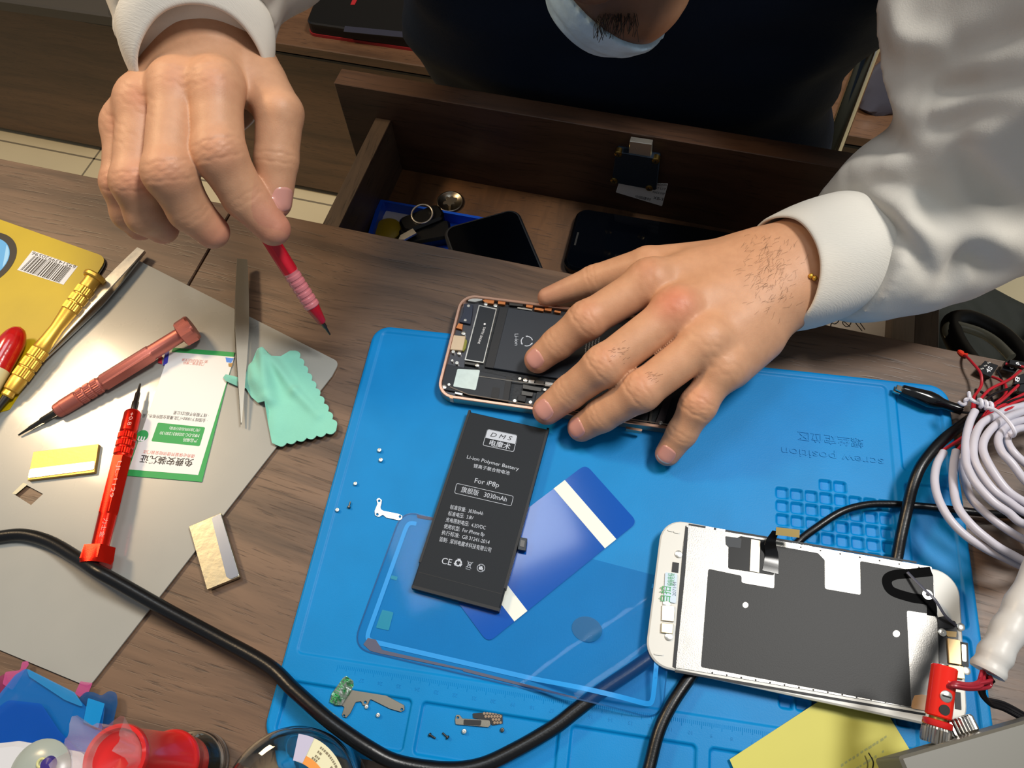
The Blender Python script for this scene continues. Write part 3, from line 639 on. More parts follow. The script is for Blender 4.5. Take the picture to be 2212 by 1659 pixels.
# clear phone-back film and blue battery film, lying on the work field
zf0 = 3.5
fm = thing('clear_film', 'large clear protective film with rounded corners and adhesive border on the blue mat', 'film', tuple(at(1100, 1330, zf0)))
def zfilm(x, y):
    # rests on the mat; rides up over the black cable near its lower right corner
    p = np.array([x, y]); best = 0
    for a, b in CAB_SEG:
        d = b - a; t = max(0, min(1, ((p - a[:2]) @ d[:2]) / (d[:2] @ d[:2] + 1e-9))); q = np.linalg.norm(p - (a + d * t)[:2]); zc_ = (a + d * t)[2] + 3.95
        best = max(best, zc_ * math.exp(-max(0, q - 2.5) ** 2 / 420))
    return max(zf0 + .02, best + .15) if best > zf0 else zf0 + .02
CAB_PX = ((-420, 1420, 4.2), (-220, 1270, 4.2), (-60, 1176, 4.2), (0, 1160, 4.4), (54, 1156, 5), (108, 1171, 7), (163, 1203, 12), (208, 1232, 18), (253, 1257, 17), (362, 1319, 13), (470, 1377, 12), (579, 1438, 15), (640, 1495, 19), (719, 1563, 22), (799, 1618, 20), (862, 1648, 16), (958, 1662, 12), (1037, 1654, 10), (1117, 1618, 9), (1197, 1571, 8.4), (1244, 1535, 8.2), (1300, 1492, 8), (1370, 1445, 7.6), (1440, 1395, 7.2), (1520, 1340, 7.2))
CAB = spline([at(*p) for p in CAB_PX], 8)
CAB_SEG = [(CAB[i], CAB[i + 3]) for i in range(14 * 8, len(CAB) - 4, 3)]
M['clearfilm'] = mat('clear_film', '#0a63b8', .06, alpha=.12, coat=.25)
fpx = ((868, 1100), (757, 1402), (1432, 1560), (1452, 1252))
Pf = rpoly([at(x, y, zf0)[:2] for x, y in fpx], 11, 8)
drape('film_sheet', Pf, zfilm, .12, M['clearfilm'], fm, step=3.2)
def insetP(P, d):
    if signed(P) < 0: P = P[::-1]
    o = []
    for i in range(len(P)):
        a, b, c = (np.array(P[j % len(P)]) for j in (i - 1, i, i + 1)); e1 = nrm(b - a); e2 = nrm(c - b); m_ = np.array([-e1[1] - e2[1], e1[0] + e2[0]]); o.append(tuple(b + m_ * (2 / (m_ @ m_)) * d))
    return o
def ribbon(name, P, w0, w1, m, parent, i0, i1, dz=.16):
    A, B = insetP(P, w0), insetP(P, w1); n = len(A); v = []; f = []; seq = [(i0 + k) % n for k in range((i1 - i0) % n + 1)]
    # resample
    def dens(L):
        o = []
        for k in range(len(seq) - 1):
            a, b = np.array(L[seq[k]]), np.array(L[seq[k + 1]]); m_ = max(1, int(np.linalg.norm(b - a) / 3)); o += [a + (b - a) * j / m_ for j in range(m_)]
        o.append(np.array(L[seq[-1]])); return o
    def dens2(L, ref):
        o = []
        for k in range(len(seq) - 1):
            a0, b0 = np.array(ref[seq[k]]), np.array(ref[seq[k + 1]]); a, b = np.array(L[seq[k]]), np.array(L[seq[k + 1]]); m_ = max(1, int(np.linalg.norm(b0 - a0) / 3)); o += [a + (b - a) * j / m_ for j in range(m_)]
        o.append(np.array(L[seq[-1]])); return o
    a_, b_ = dens(A), dens2(B, A)
    for p, q in zip(a_, b_): v += [(p[0], p[1], zfilm(*p) + dz), (q[0], q[1], zfilm(*q) + dz)]
    for k in range(len(a_) - 1): f.append([2 * k, 2 * k + 2, 2 * k + 3, 2 * k + 1])
    return mkobj(name, v, f, m, parent, True)
Pc = Pf[::-1] if signed(Pf) < 0 else Pf
nP = len(Pc)
ribbon('adhesive_border', Pc, 5, 7.4, mat('pale_adhesive', '#2aa0f2', .3, alpha=.75), fm, 0, nP - 1)
ribbon('adhesive_border', Pc, .2, 1.0, mat('film_rim', '#0b4f8a', .3, alpha=.55), fm, 0, nP - 1)
def fpatch(name, px, m, r=.6): 
    P = rpoly([at(x, y, zf0)[:2] for x, y in px], r); drape(name, P, lambda x, y: zfilm(x, y) + .13, .05, m, fm, step=3)
gm = mat('adhesive_residue', '#4c4f66', .5)
fpatch('residue_patch', ((785, 1392), (795, 1378), (812, 1382), (826, 1404), (1000, 1444), (1000, 1448), (822, 1412), (800, 1406)), gm, .3)
fpatch('residue_patch', ((900, 1112), (935, 1118), (936, 1124), (918, 1122), (902, 1119)), gm, .2)
fpatch('residue_patch', ((1000, 1443), (1120, 1474), (1244, 1510), (1244, 1514), (1120, 1480), (1000, 1450)), gm, .2)
tm = mat('teal_window', '#1795b8', .3, alpha=.6)
fpatch('cut_window', ((826, 1317), (850, 1323), (840, 1362), (812, 1356)), tm); fpatch('cut_window', ((846, 1243), (860, 1246), (857, 1254), (843, 1250)), tm)
c_ = at(1268, 1359, 4); P = [(c_[0] + 8.6 * math.cos(t) * .95, c_[1] + 6.6 * math.sin(t)) for t in np.linspace(0, 6.28, 30, endpoint=False)]
drape('camera_window', P, lambda x, y: zfilm(x, y) + .13, .05, mat('window_blue', '#0b66a0', .3, alpha=.6), fm, step=3)

bf = thing('battery_film', 'blue adhesive film strip with two white bars under the new battery', 'film', tuple(at(1200, 1200, zf0)))
a, b, c_ = at(1265, 1003, 3.8), at(1377, 1128, 3.8), at(1040, 1370, 3.8)
u = nrm(b - a); L = c_ - b; v_ = nrm(L - u * (L @ u)); Wf = np.linalg.norm(b - a); Lf = L @ v_
T = frame(a, u); s_ = 1 if T[:3, 1] @ v_ > 0 else -1
P = [(0, 0), (Wf, 0), (Wf, s_ * Lf), (0, s_ * Lf)]
G(T).prism(rpoly(P, 4.5), 0, .15).obj('blue_film', mat('blue_tint_film', '#0654b6', .12, alpha=.85, coat=.5), bf)
def bar(y0, y1): G(T).prism([(0, s_ * y0), (Wf, s_ * y0), (Wf, s_ * y1), (0, s_ * y1)], .15, .3).obj('white_bar', mat('white_adhesive', '#dfe3da', .5), bf)
bar(16, 24.5); 
# second bar from photo
q = T[:3, :3].T @ (at(1110, 1321, 4) - a); yy = abs(q[1]); bar(yy - 6, yy + 3)

# ---------------------------------------------------------------- new battery
zb0, zb = 4.15, 9.2
bt = thing('phone_battery', 'new black phone battery with silver printing lying on the blue film', 'battery', tuple(at(1030, 1100, zb0)))
A, B, Cc, D = (at(x, y, zb) for x, y in ((1013, 889), (1180, 920), (1080, 1312), (889, 1268)))
M['batt'] = mat('battery_wrap', '#1d2228', .6, bump=.1, bscale=1500, spec=.25)
T = frame(D, A - D); Lb = np.linalg.norm(A - D); Wb = np.linalg.norm(Cc - D); 
G(T).prism(rr(0, -Wb, Lb, 0, 1.2, 3), zb0 - zb, 0, bev=.5).obj('battery_cell', M['batt'], bt, True)
for y0, y1 in ((-.9, .5), (-Wb - .5, -Wb + .9)): G(T).box(14 if y1 > 0 else 12, Lb + 1, y0, y1, zb0 - zb + .2, .18).obj('wrap_edge', M['matblack'], bt)
G(T).box(-.5, 1.2, -Wb, 0, zb0 - zb + .3, .1).obj('bottom_seam', M['matblack'], bt); G(T).box(8.6, 8.9, -Wb + 1, -1, 0, .08).obj('fold_line', M['matblack'], bt)
pp('connector_tail', ((1112, 1168), (1128, 1170), (1126, 1186), (1108, 1184)), zb - 2.6, zb - 2.2, M['matblack'], bt)
pp('connector', ((1122, 1160), (1139, 1163), (1136, 1190), (1118, 1187)), zb - 3.4, zb - 1.2, M['black'], bt, r=.4, bev=.2); pp('connector_pad', ((1125, 1166), (1134, 1168), (1132, 1182), (1123, 1180)), zb - 1.2, zb - .9, M['dsteel'], bt)
zt = zb + .06
def outl(px, z, w, m, parent, r=1.2, name='printed_frame'):
    P = [at(x, y, z)[:2] for x, y in px]
    if signed(P) < 0: P = P[::-1]
    o = rpoly(P, r); i = rpoly(insetP(P, w), r * .8); n = len(o); v = [(p[0], p[1], z) for p in o] + [(p[0], p[1], z) for p in i]
    return mkobj(name, v, [[k, (k + 1) % n, n + (k + 1) % n, n + k] for k in range(n)], m, parent)
gp = M['grey_print']
outl(((1052.8, 926.5), (1118.6, 940), (1109.8, 976.6), (1042.4, 961.9)), zt, .3, gp, bt)
pp('logo_panel', ((1053, 927), (1118.3, 940.3), (1114.5, 959.7), (1047.5, 945.3)), zb, zt, gp, bt, r=.8)
ptext('D M S', (1058.5, 942.5), (1105, 952), 4.0, zt + .05, M['blackink'], bt, shear=.25); ptext('电魔术', (1056, 961), (1101, 971), 4.3, zt, gp, bt, bold=.01)
for body, a, b, s in (('Li-ion Polymer Battery', (1008, 990), (1120, 1016.5), 3.1), ('锂离子聚合物电池', (1022, 1009), (1100, 1025.5), 2.7), ('For iP8p', (1024.6, 1042.4), (1077, 1053), 4.2), ('旗舰版   3030mAh', (995.4, 1062), (1093.5, 1083.5), 4.0),
    ('标准容量:  3030mAh', (971.3, 1098.5), (1042.8, 1113), 3.0), ('标准电压:  3.8V', (967.2, 1112.4), (1021.8, 1122.8), 3.0), ('充电限制电压:  4.35VDC', (962.5, 1125.9), (1048, 1143.8), 3.0), ('使用机型:  For iPhone 8p', (958, 1140), (1045.6, 1158.5), 3.0), ('执行标准:  GB 31241-2014', (953.4, 1153.5), (1056.6, 1175.4), 3.0), ('监制:  深圳电魔术科技有限公司', (948.4, 1168), (1059.7, 1192.5), 3.0), ('CE', (953, 1217), (974, 1221.5), 5.0)):
    ptext(body, a, b, s, zt, gp, bt)
outl(((986, 1043.4), (1109.8, 1071.6), (1104.5, 1093.5), (981.3, 1065.3)), zt, .25, gp, bt)
def arrows(c, R, th, m, parent, z, rot=0, name='recycling_mark', hollow=False):
    g = G()
    for k in range(3):
        a0 = rot + 2.094 * k; L = [(c[0] + R * math.cos(a0 + t), c[1] + R * math.sin(a0 + t), z) for t in np.linspace(0, 1.35, 6)]
        g.tube(L, th, 4, flat=.2); e = np.array(L[-1]); d = nrm(e - np.array(L[-2])); s = np.array([-d[1], d[0], 0]); g.add([e - s * th * 2.4, e + s * th * 2.4, e + d * th * 4], [[0, 2, 1]])
    return g.obj(name, m, parent)
arrows(at(990, 1216, zt), 1.6, .42, gp, bt, zt)
q = at(1013.5, 1221, zt); g = G()
for L in (((-1.1, 1.6), (1.1, 1.6)), ((-.9, 1.5), (-.6, -1.3)), ((.9, 1.5), (.6, -1.3)), ((-.6, -1.3), (.6, -1.3)), ((-1.6, 2.1), (1.5, -1.6)), ((1.6, 2.1), (-1.5, -1.6)), ((-1.3, -2.3), (1.3, -2.3))): g.tube([(q[0] + x, q[1] + y, zt) for x, y in L], .16, 4)
g.obj('bin_mark', gp, bt)
q = at(1039, 1227, zt); g = G(); g.tube([(q[0] + 2.1 * math.cos(t), q[1] + 2.1 * math.sin(t), zt) for t in np.linspace(0, 6.28, 24, endpoint=False)], .2, 4, closed=True); g.tube([(q[0] - 1.5, q[1] + 1.5, zt), (q[0] + 1.5, q[1] - 1.5, zt)], .2, 4)
g.prism([(q[0] + x, q[1] + y) for x, y in ((-1, -1), (1, -1), (1.2, 0), (.5, .8), (.3, 1.4), (-.3, .6), (-.8, .9), (-1.2, 0))], zt - .02, zt + .02); g.obj('flame_mark', gp, bt)

# ---------------------------------------------------------------- opened phone under the resting hand
po = np.array([-126.9, 267.4]); pa = math.radians(5.5); pz0, pz1 = 4.05, 11.5
px_, py_ = np.array([math.cos(pa), math.sin(pa)]), np.array([math.sin(pa), -math.cos(pa)])
ph = thing('opened_phone', 'opened phone with rose gold frame and bare circuitry lying under the left hand', 'phone', tuple(np.append(po + px_ * 79 + py_ * 39, pz0)))
def pw(u, v): return tuple(po + px_ * u + py_ * v)
PWd, PHt = 158.4, 77.6
out = [pw(u, v) for u, v in rr(0, 0, PWd, PHt, 11, 8)]; inn = [pw(u, v) for u, v in rr(2.1, 2.1, PWd - 2.1, PHt - 2.1, 9, 8)]
rg = mat('rose_gold_aluminium', '#d3a78f', .3, .9)
v = []; f = []; prof = [(0, pz0 + 1.6), (.6, pz0 + .6), (1.8, pz0)]
g = G(); g.prism(out, pz0 + 1.2, pz1, holes=[inn], bev=.35); g.obj('metal_frame', rg, ph, True)
G().prism([pw(u, v) for u, v in rr(.8, .8, PWd - .8, PHt - .8, 10.4, 8)], pz0, pz0 + 2.2, bev=.01).obj('back_shell', rg, ph, True)
M['pcb'] = mat('dark_circuit_board', '#11151a', .45, bump=.3, bscale=600); M['coppr'] = mat('copper_bits', '#c77d4a', .4, .7)
G().prism([pw(u, v) for u, v in rr(2.1, 2.1, PWd - 2.1, PHt - 2.1, 9, 8)], pz0 + 2.2, 8.6).obj('inner_chassis', M['pcb'], ph)
G().prism([pw(u, v) for u, v in rr(2.1, 2.1, 13, PHt - 2.1, 4, 4)], 8.6, 8.9).obj('chassis_plate', mat('dull_grey_metal', '#4c4c50', .35, .8), ph)
Z = 10.6
pb = mat('phone_battery_wrap', '#20262f', .5)
a, b = at(1080, 662, Z), at(1047, 792, Z); d_ = nrm(b - a); e_ = np.cross([0, 0, 1], d_); e_ = -e_ if e_[0] < 0 else e_; Lw = np.linalg.norm(b - a)
T = frame(a, e_)
sgn = 1 if T[:3, 1] @ d_ > 0 else -1
G(T).prism([(0, 0), (6, 0), (6, sgn * Lw), (0, sgn * Lw)], -2.2, -.35, bev=.2).obj('battery_tape', M['matblack'], ph)
bc = G(T).prism([(5.5, 0), (96, 0), (96, sgn * Lw), (5.5, sgn * Lw)], -2.2, 0, bev=.3).obj('battery_cell', pb, ph); BC = ph
pp('vibration_motor', ((1034, 658), (1073.6, 666.5), (1045, 784.4), (1003, 777.7)), 8.6, Z - .2, M['steel'], ph, r=.6, bev=.1); pp('motor_label', ((1036, 661), (1071, 668.5), (1043.5, 781.5), (1006.5, 775.5)), Z - .2, Z - .1, mat('label_black', '#15191f', .4), ph, r=.4)
ptext('TAPTIC ENGINE', (1044.5, 706), (1031.5, 742), 2.1, Z, M['white'], ph); q = at(1047, 700, Z); G().lathe([(.7, Z - .05), (.7, Z), (.01, Z)], q, 12).obj('round_mark', M['white'], ph)
ptext('Li-ion', (1112, 721), (1112, 746), 3.4, Z + .06, gp, ph); arrows(at(1138, 737, Z), 3.6, .3, gp, ph, Z + .06, .4)
for i in range(5): ptext('Rechargeable Li-ion', (1266 + i * 7, 738 - i * 4), (1262 + i * 7, 778 - i * 4), 1.3, Z + .06, gp, ph)
pp('speaker_module', ((965, 786), (1106, 816), (1098, 868), (951, 840)), 8.6, Z - .3, mat('speaker_black', '#1b2027', .5), ph, r=1, bev=.3)
pp('white_pad', ((988, 796.6), (1037, 799), (1027.5, 842.7), (978.6, 834.6)), Z - .3, Z + .1, mat('white_foam_pad', '#c6d8d6', .6, var=.08, vscale=300), ph, r=1, bev=.1)
pp('module_slot', ((1064, 836), (1080, 838), (1076, 861), (1060, 857)), Z - .3, Z - .1, M['matblack'], ph, r=.8); pp('module_ridge', ((1094, 812), (1106, 815), (1098, 866), (1086, 863)), Z - .3, Z, M['matblack'], ph, r=.2)
pp('antenna_module', ((1002, 655.6), (1022, 658), (1020, 680), (1016, 700), (992, 695), (1000, 676)), 8.6, Z, mat('module_navy', '#262c3c', .4), ph, r=.3, bev=.2)
pp('charging_port', ((977, 723), (1006, 726), (999, 757), (969, 754.6)), 8.6, Z + .3, mat('beige_metal', '#cdb595', .35, .3), ph, r=.6, bev=.3); pp('olive_gasket', ((1004, 730), (1009, 736), (1006, 752), (1000, 760), (998, 752)), 8.6, Z, mat('olive_rubber', '#7d7d29', .5), ph, r=1)
for i, (x, y, r_) in enumerate(((1001, 720, 1.4), (979, 760, 1.2), (992, 763, 1.3), (987, 784, 1.2), (977, 779, .9), (1031, 789, 1.3), (959, 836, 1.6), (970, 831, 1.0), (1112, 866, 1.2), (1146, 869, 1.2), (1135, 821, 1.4), (1123, 818, 1.1), (1049, 657, 1.3), (1070, 660, 1.3), (1012, 661, 1.1), (1005, 692, 1.0), (1427, 913, 1.3), (1177, 842, 1.1))):
    q = at(x, y, Z); G().lathe([(r_, 8.6), (r_, Z + .2), (r_ * .85, Z + .35), (r_ * .45, Z + .35), (r_ * .4, Z + .1), (.01, Z + .1)], q, 16).obj('chassis_screw', M['screw'], ph, True)
for q_, m_ in ((((1040, 646), (1068, 648), (1066, 656), (1048, 654)), 'coppr'), (((1076, 650), (1092, 652), (1091, 658), (1075, 656)), 'coppr'), (((1100, 653), (1130, 657), (1129, 662), (1100, 659)), 'dsteel'), (((1137, 656), (1152, 658), (1150, 665), (1136, 663)), 'coppr'), (((1155, 664), (1175, 667), (1174, 672), (1154, 669)), 'coppr'), (((1177, 664), (1192, 666), (1191, 672), (1176, 670)), 'coppr'), (((1198, 670), (1212, 672), (1211, 676), (1197, 674)), 'coppr'), (((1118, 663), (1150, 668), (1149, 671), (1117, 666)), 'screw'), (((1058, 645), (1036, 642), (1018, 640), (1010, 650), (1026, 652)), 'screw'),
    (((1130, 830), (1170, 838), (1168, 846), (1129, 839)), 'dsteel'), (((1127, 844), (1152, 848), (1150, 856), (1126, 853)), 'dsteel'), (((1142, 820), (1155, 821), (1153, 829), (1141, 828)), 'screw'), (((1157, 821), (1176, 824), (1174, 832), (1156, 829)), 'dsteel'), (((1178, 824), (1202, 828), (1199, 836), (1177, 833)), 'screw'), (((983, 846), (1000, 850), (998, 854), (982, 850)), 'screw'), (((1004, 781), (1030, 785), (1028, 790), (1003, 786)), 'dsteel'), (((990, 698), (1000, 700), (998, 712), (985, 708)), 'coppr'),
    (((1120, 852), (1137, 856), (1134, 868), (1118, 865)), 'matblack'), (((1160, 846), (1200, 850), (1196, 876), (1155, 872)), 'pcb')):
    pp('circuit_part', q_, 8.6, Z + .1, M[m_], ph, r=.3, bev=.1)
pp('shield_strip', ((1408, 868), (1413, 869), (1406, 912), (1401, 911)), 8.6, Z, M['dsteel'], ph); pp('camera_plate', ((1440, 852), (1452, 856), (1432, 922), (1414, 918)), 8.6, Z - .2, mat('brown_grey_plate', '#50484a', .3, .7), ph, r=.5)
g = G(); g.tube([np.append(pw(7.5, PHt - 8), Z), np.append(pw(20, PHt - 4.5), Z), np.append(pw(60, PHt - 3.4), Z), np.append(pw(150, PHt - 3.4), Z)], .35, 5); g.tube([np.append(pw(24, 59.5), Z), np.append(pw(52, 59.5), Z), np.append(pw(90, 58.5), Z)], .35, 5); g.obj('wire_trace', M['screw'], ph)
pp('side_button', ((1353, 921), (1388, 927), (1386, 932), (1351, 926)), 8.0, pz1 + .02, rg, ph, r=.8) 
pp('antenna_band', ((972, 853), (979, 854.5), (978, 861), (971, 859.5)), pz0 + 2, pz1 + .05, mat('band_plastic', '#e2b794', .4), ph)

# ---------------------------------------------------------------- display assembly, resting on the cables
dz0, dz1 = 11.2, 13.8
dp = thing('display_assembly', 'removed white phone display panel lying face down with metal back plate and black foil', 'phone display', tuple(at(1750, 1350, dz0)))
a, b, c_ = at(1431.5, 1117, dz1), at(2072.7, 1238, dz1), at(1403, 1436, dz1)
u = nrm(b - a); T = frame(a, u); DL, DH = np.linalg.norm(b - a), abs((T[:3, :3].T @ (c_ - a))[1]); DL *= 1.0
M['bezel'] = mat('white_bezel', '#cfcfc9', .35)
G(T).prism(rr(0, -DH, DL, 0, 12.5, 8), dz0 - dz1, -.4, bev=.8).obj('bezel_panel', M['bezel'], dp, True)
G(T).prism(rr(1.5, -DH + 1.5, DL - 1.5, -1.5, 11, 8), dz0 - dz1 - .6, dz0 - dz1).obj('front_glass', M['black'], dp)
zp = dz1
M['plate'] = mat('satin_steel_plate', '#83817d', .36, 1, bump=.12, bscale=1500, rvar=.1, vscale=60)
pp('metal_plate', ((1481.5, 1133.4), (1700, 1171), (2013, 1224), (2022, 1300), (2027, 1340), (2029, 1478), (2020, 1538), (1560, 1459), (1457, 1442), (1462, 1372), (1475, 1250), (1474, 1190)), zp - .5, zp, M['plate'], dp, r=.8, bev=.1)
M['foil'] = mat('black_graphite_foil', '#222324', .5, bump=.12, bscale=1600, spec=.4)
pp('graphite_foil', ((1530, 1228.5), (1601.9, 1243.6), (1601.9, 1258.6), (1672.6, 1271), (1675, 1178.5), (1767, 1194.7), (1781.6, 1209.7), (1782, 1271.8), (1859.5, 1285), (1858, 1211.6), (2015.6, 1239.8), (2019, 1326), (2008.8, 1326), (1959, 1318.8), (1968.5, 1527.5), (1514, 1441)), zp, zp + .12, M['foil'], dp, r=1.2,
   holes=[[(1610.5 + 6.5 * math.cos(t), 1306.8 + 6.5 * math.sin(t)) for t in np.linspace(0, 6.28, 16, endpoint=False)], [(1936.6 + 8 * math.cos(t), 1368.8 + 7.5 * math.sin(t)) for t in np.linspace(0, 6.28, 16, endpoint=False)]])
pp('left_channel', ((1481, 1136), (1475, 1190), (1466, 1290), (1453, 1440), (1460, 1444), (1470, 1340), (1480, 1240), (1487, 1140)), zp - .45, zp + .05, M['matblack'], dp)
pp('flex_cover', ((1573.7, 1172), (1600, 1158), (1676, 1171), (1672, 1243), (1573, 1228)), zp, zp + .1, mat('glossy_flex', '#08090b', .4, spec=.2), dp, r=1)
pp('flex_cover', ((1567, 1158), (1602, 1163), (1600, 1184), (1573, 1181), (1568, 1176)), zp + .1, zp + .2, mat('flex_grey', '#34383d', .45, spec=.25), dp, r=.6)
pp('chip_label', ((1622.6, 1164.6), (1642.5, 1168), (1640, 1237), (1619.6, 1233)), zp + .1, zp + .5, mat('warm_grey_label', '#c0b7a6', .35, .2), dp, r=.2)
# folded flex connector
c0_, c1_, c2_, c3_, c4_ = at(1664, 1236, zp + .4), at(1667, 1200, zp + .6), at(1664, 1172, zp + 5), at(1676, 1147, zp + 11), at(1727, 1153, zp + 12)
wv = nrm(at(1680, 1202, zp) - at(1650, 1198, zp)) * 4.2
def strap(name, path, wv, th, m, parent, wend=None):
    v = []; f = []; N = len(path)
    for i, p in enumerate(path):
        t = nrm(np.array(path[min(i + 1, N - 1)]) - np.array(path[max(i - 1, 0)])); ww = wv if wend is None else wv * (1 - i / (N - 1)) + wend * i / (N - 1); ww = ww - t * (ww @ t); n_ = np.cross(t, nrm(ww)) * th / 2
        v += [p - ww - n_, p + ww - n_, p + ww + n_, p - ww + n_]
    f = [[0, 1, 2, 3][::-1], [4 * N - 4, 4 * N - 3, 4 * N - 2, 4 * N - 1]]
    for i in range(N - 1):
        for k in range(4): f.append([4 * i + k, 4 * i + (k + 1) % 4, 4 * i + 4 + (k + 1) % 4, 4 * i + 4 + k])
    return mkobj(name, v, f, m, parent, True, angle=50)
strap('flex_ribbon', spline([c0_, c1_, c2_, c3_], 6), wv, .25, mat('black_flex', '#0f1012', .2), dp, wend=wv * .5 + np.array([0, .9, 0]))
strap('flex_connector', [c3_, c4_], np.array([0, 2., .6]), .5, mat('gold_connector', '#b39b62', .35, .8), dp)
# home button flex loop
lp_ = ats(((2012, 1234), (1975, 1238), (1932, 1242), (1916, 1254), (1926, 1276), (1965, 1290), (2008, 1300), (2014, 1330)), zp + .2)
strap('flex_loop', spline(lp_, 8), np.array([0, 0, 0]) + nrm(np.array([0, 1., 0])) * 2.6, .12, mat('gloss_black_flex', '#050608', .1), dp) if False else None
pth = spline(lp_, 10); v = []; f = []
for i, p in enumerate(pth):
    t = nrm(pth[min(i + 1, len(pth) - 1)] - pth[max(i - 1, 0)]); s = np.array([-t[1], t[0], 0]) * 2.5; v += [p - s, p + s]
mkobj('flex_loop', v, [[2 * i, 2 * i + 2, 2 * i + 3, 2 * i + 1] for i in range(len(pth) - 1)], mat('gloss_black_flex', '#010102', .6, spec=.05), dp)
G().tube(spline(ats(((1960, 1236, 16), (1995, 1272, 19), (2020, 1296, 20), (2042, 1330, 18), (2066, 1352, 15)), 0), 8), .8, 8, flat=.4).obj('sensor_flex', mat('grey_flex', '#4b4c58', .3), dp, True)
q = at(2003, 1285, zp); G().lathe([(2.6, zp), (2.6, zp + .5), (1, zp + .5), (1, zp + .1), (.01, zp + .1)], q, 20).obj('flex_eyelet', M['screw'], dp, True)
pp('camera_cutout', ((2025, 1334), (2064, 1342), (2070, 1372), (2068, 1470), (2030, 1468)), zp - .4, zp + .3, M['black'], dp, r=.8)
tan = mat('tan_metal', '#bfa478', .35, .6)
pp('gold_shield', ((2047.5, 1378), (2074.6, 1382.6), (2077.6, 1436.7), (2050.5, 1432)), zp + .3, zp + 1.6, tan, dp, r=.3, bev=.2); pp('gold_shield', ((2049, 1435), (2082, 1439.7), (2085, 1467), (2049, 1462)), zp + .3, zp + 1.8, tan, dp, r=.4, bev=.2)
pp('earpiece_frame', ((2075, 1386), (2091, 1389), (2093, 1441), (2078, 1438)), zp + .2, zp + .8, M['matblack'], dp, r=.4); pp('earpiece_mesh', ((2077, 1391), (2087, 1393), (2088, 1430), (2079, 1428)), zp + .8, zp + 1.1, mat('cream_metal', '#e4dcc4', .35, .4), dp, r=.8)
pp('tan_flex', ((2031, 1361.5), (2067, 1364.5), (2065.6, 1376.5), (2048, 1375), (2044, 1371), (2029.5, 1370.5)), zp + .3, zp + .7, mat('tan_polyimide', '#c4a871', .4), dp, r=.4)
pp('sensor_cover', ((2025, 1334), (2042, 1330), (2063, 1345), (2060, 1358), (2028, 1356)), zp + .3, zp + .6, M['matblack'], dp, r=.5)
pp('dark_pad', ((2063, 1494), (2075, 1496), (2077, 1533), (2064, 1531)), zp - .4, zp + .1, M['matblack'], dp); 
pp('tan_flex', ((1971, 1514), (1976, 1502), (1992, 1500), (2020, 1506), (2018, 1538), (1968, 1530)), zp + .05, zp + .3, mat('tan_polyimide_2', '#b98f63', .3), dp, r=1)
tb = [(2076, 1354, .7), (2037, 1440, .7), (2037, 1454, .7), (2088, 1449, .5), (1466, 1196.6, .3), (1440, 1304, .4), (1444.7, 1375, .3), (2036, 1366, .9)]
for x, y, h in tb:
    q = at(x, y, zp + h); G().lathe([(2, zp - .4), (2, zp + h), (1.3, zp + h + .2), (.5, zp + h + .2), (.5, zp + h), (.01, zp + h)], q, 16).obj('display_screw', M['screw'], dp, True)
pp('bracket', ((1430, 1307), (1458, 1309), (1456, 1343), (1429, 1340)), zp - .4, zp + .8, mat('bracket_metal', '#cfc6b2', .3, .8), dp, r=.4, bev=.2); pp('bracket', ((1429, 1345), (1455, 1347), (1453, 1369), (1428, 1366)), zp - .4, zp + 1.2, mat('bracket_metal_2', '#c3b695', .3, .8), dp, r=.4, bev=.2)
pp('black_tab', ((1453, 1214), (1467, 1216), (1465, 1237), (1451, 1235)), zp - .4, zp, M['matblack'], dp)
pp('warranty_sticker', ((1437, 1236), (1463, 1239), (1460, 1303), (1434, 1298)), zp - .3, zp + .5, mat('sticker_blue_white', '#b9ccdd', .3), dp, r=.8)
gi = M['green']; zs = zp + .56
ptext('自拍', (1446, 1301), (1448, 1268), 6.4, zs, gi, dp); ptext('拍拍换机', (1449, 1266), (1451, 1239), 2.4, zs, gi, dp); ptext('撕毁无效', (1455, 1266), (1457, 1239), 2.4, zs, gi, dp); ptext('207144', (1460, 1288), (1461, 1257), 2.6, zs, mat('grey_ink', '#5d6a80', .5), dp)
g = G()
for t_ in np.linspace(.05, .93, 15): p = at(1514 + (2010 - 1514) * t_, 1449 + (1533 - 1449) * t_, zp + .05); g.lathe([(.45, zp - .02), (.45, zp + .06), (.01, zp + .06)], p, 10)
for t_ in np.linspace(.1, .95, 7): p = at(1700 + 300 * t_, 1177 + 51 * t_, zp + .05); g.lathe([(.45, zp - .02), (.45, zp + .06), (.01, zp + .06)], p, 10)
g.obj('rivet_holes', M['hole'], dp)
for xa, ya, xb, yb_ in ((1525, 1137, 1542, 1140), (1548, 1141, 1567, 1144), (1711, 1173, 1729, 1176), (1734, 1177, 1753, 1180), (1873, 1202, 1892, 1205)):
    pp('edge_clip', ((xa, ya), (xb, yb_), (xb - 1, yb_ + 4), (xa - 1, ya + 4)), zp - .6, zp + .1, M['screw'], dp)
pp('side_gap', ((1488, 1131), (1700, 1166), (1980, 1213), (1980, 1217), (1700, 1170), (1487, 1135)), zp - .5, zp - .3, M['matblack'], dp)
pp('side_gap', ((1458, 1447), (1700, 1489), (2000, 1541), (1999, 1546), (1700, 1495), (1458, 1452)), zp - .6, zp - .3, M['matblack'], dp)
for x0, y0 in ((1443, 1142), (1456, 1146)): pp('bezel_rib', ((x0, y0), (x0 + 12, y0 + 3), (x0 + 11, y0 + 7), (x0 - 1, y0 + 4)), zp - .4, zp + .2, M['bezel'], dp, r=.5)
pp('bezel_rib', ((1413, 1410), (1432, 1412), (1432, 1416), (1413, 1414)), zp - .4, zp + .2, M['bezel'], dp, r=.4)

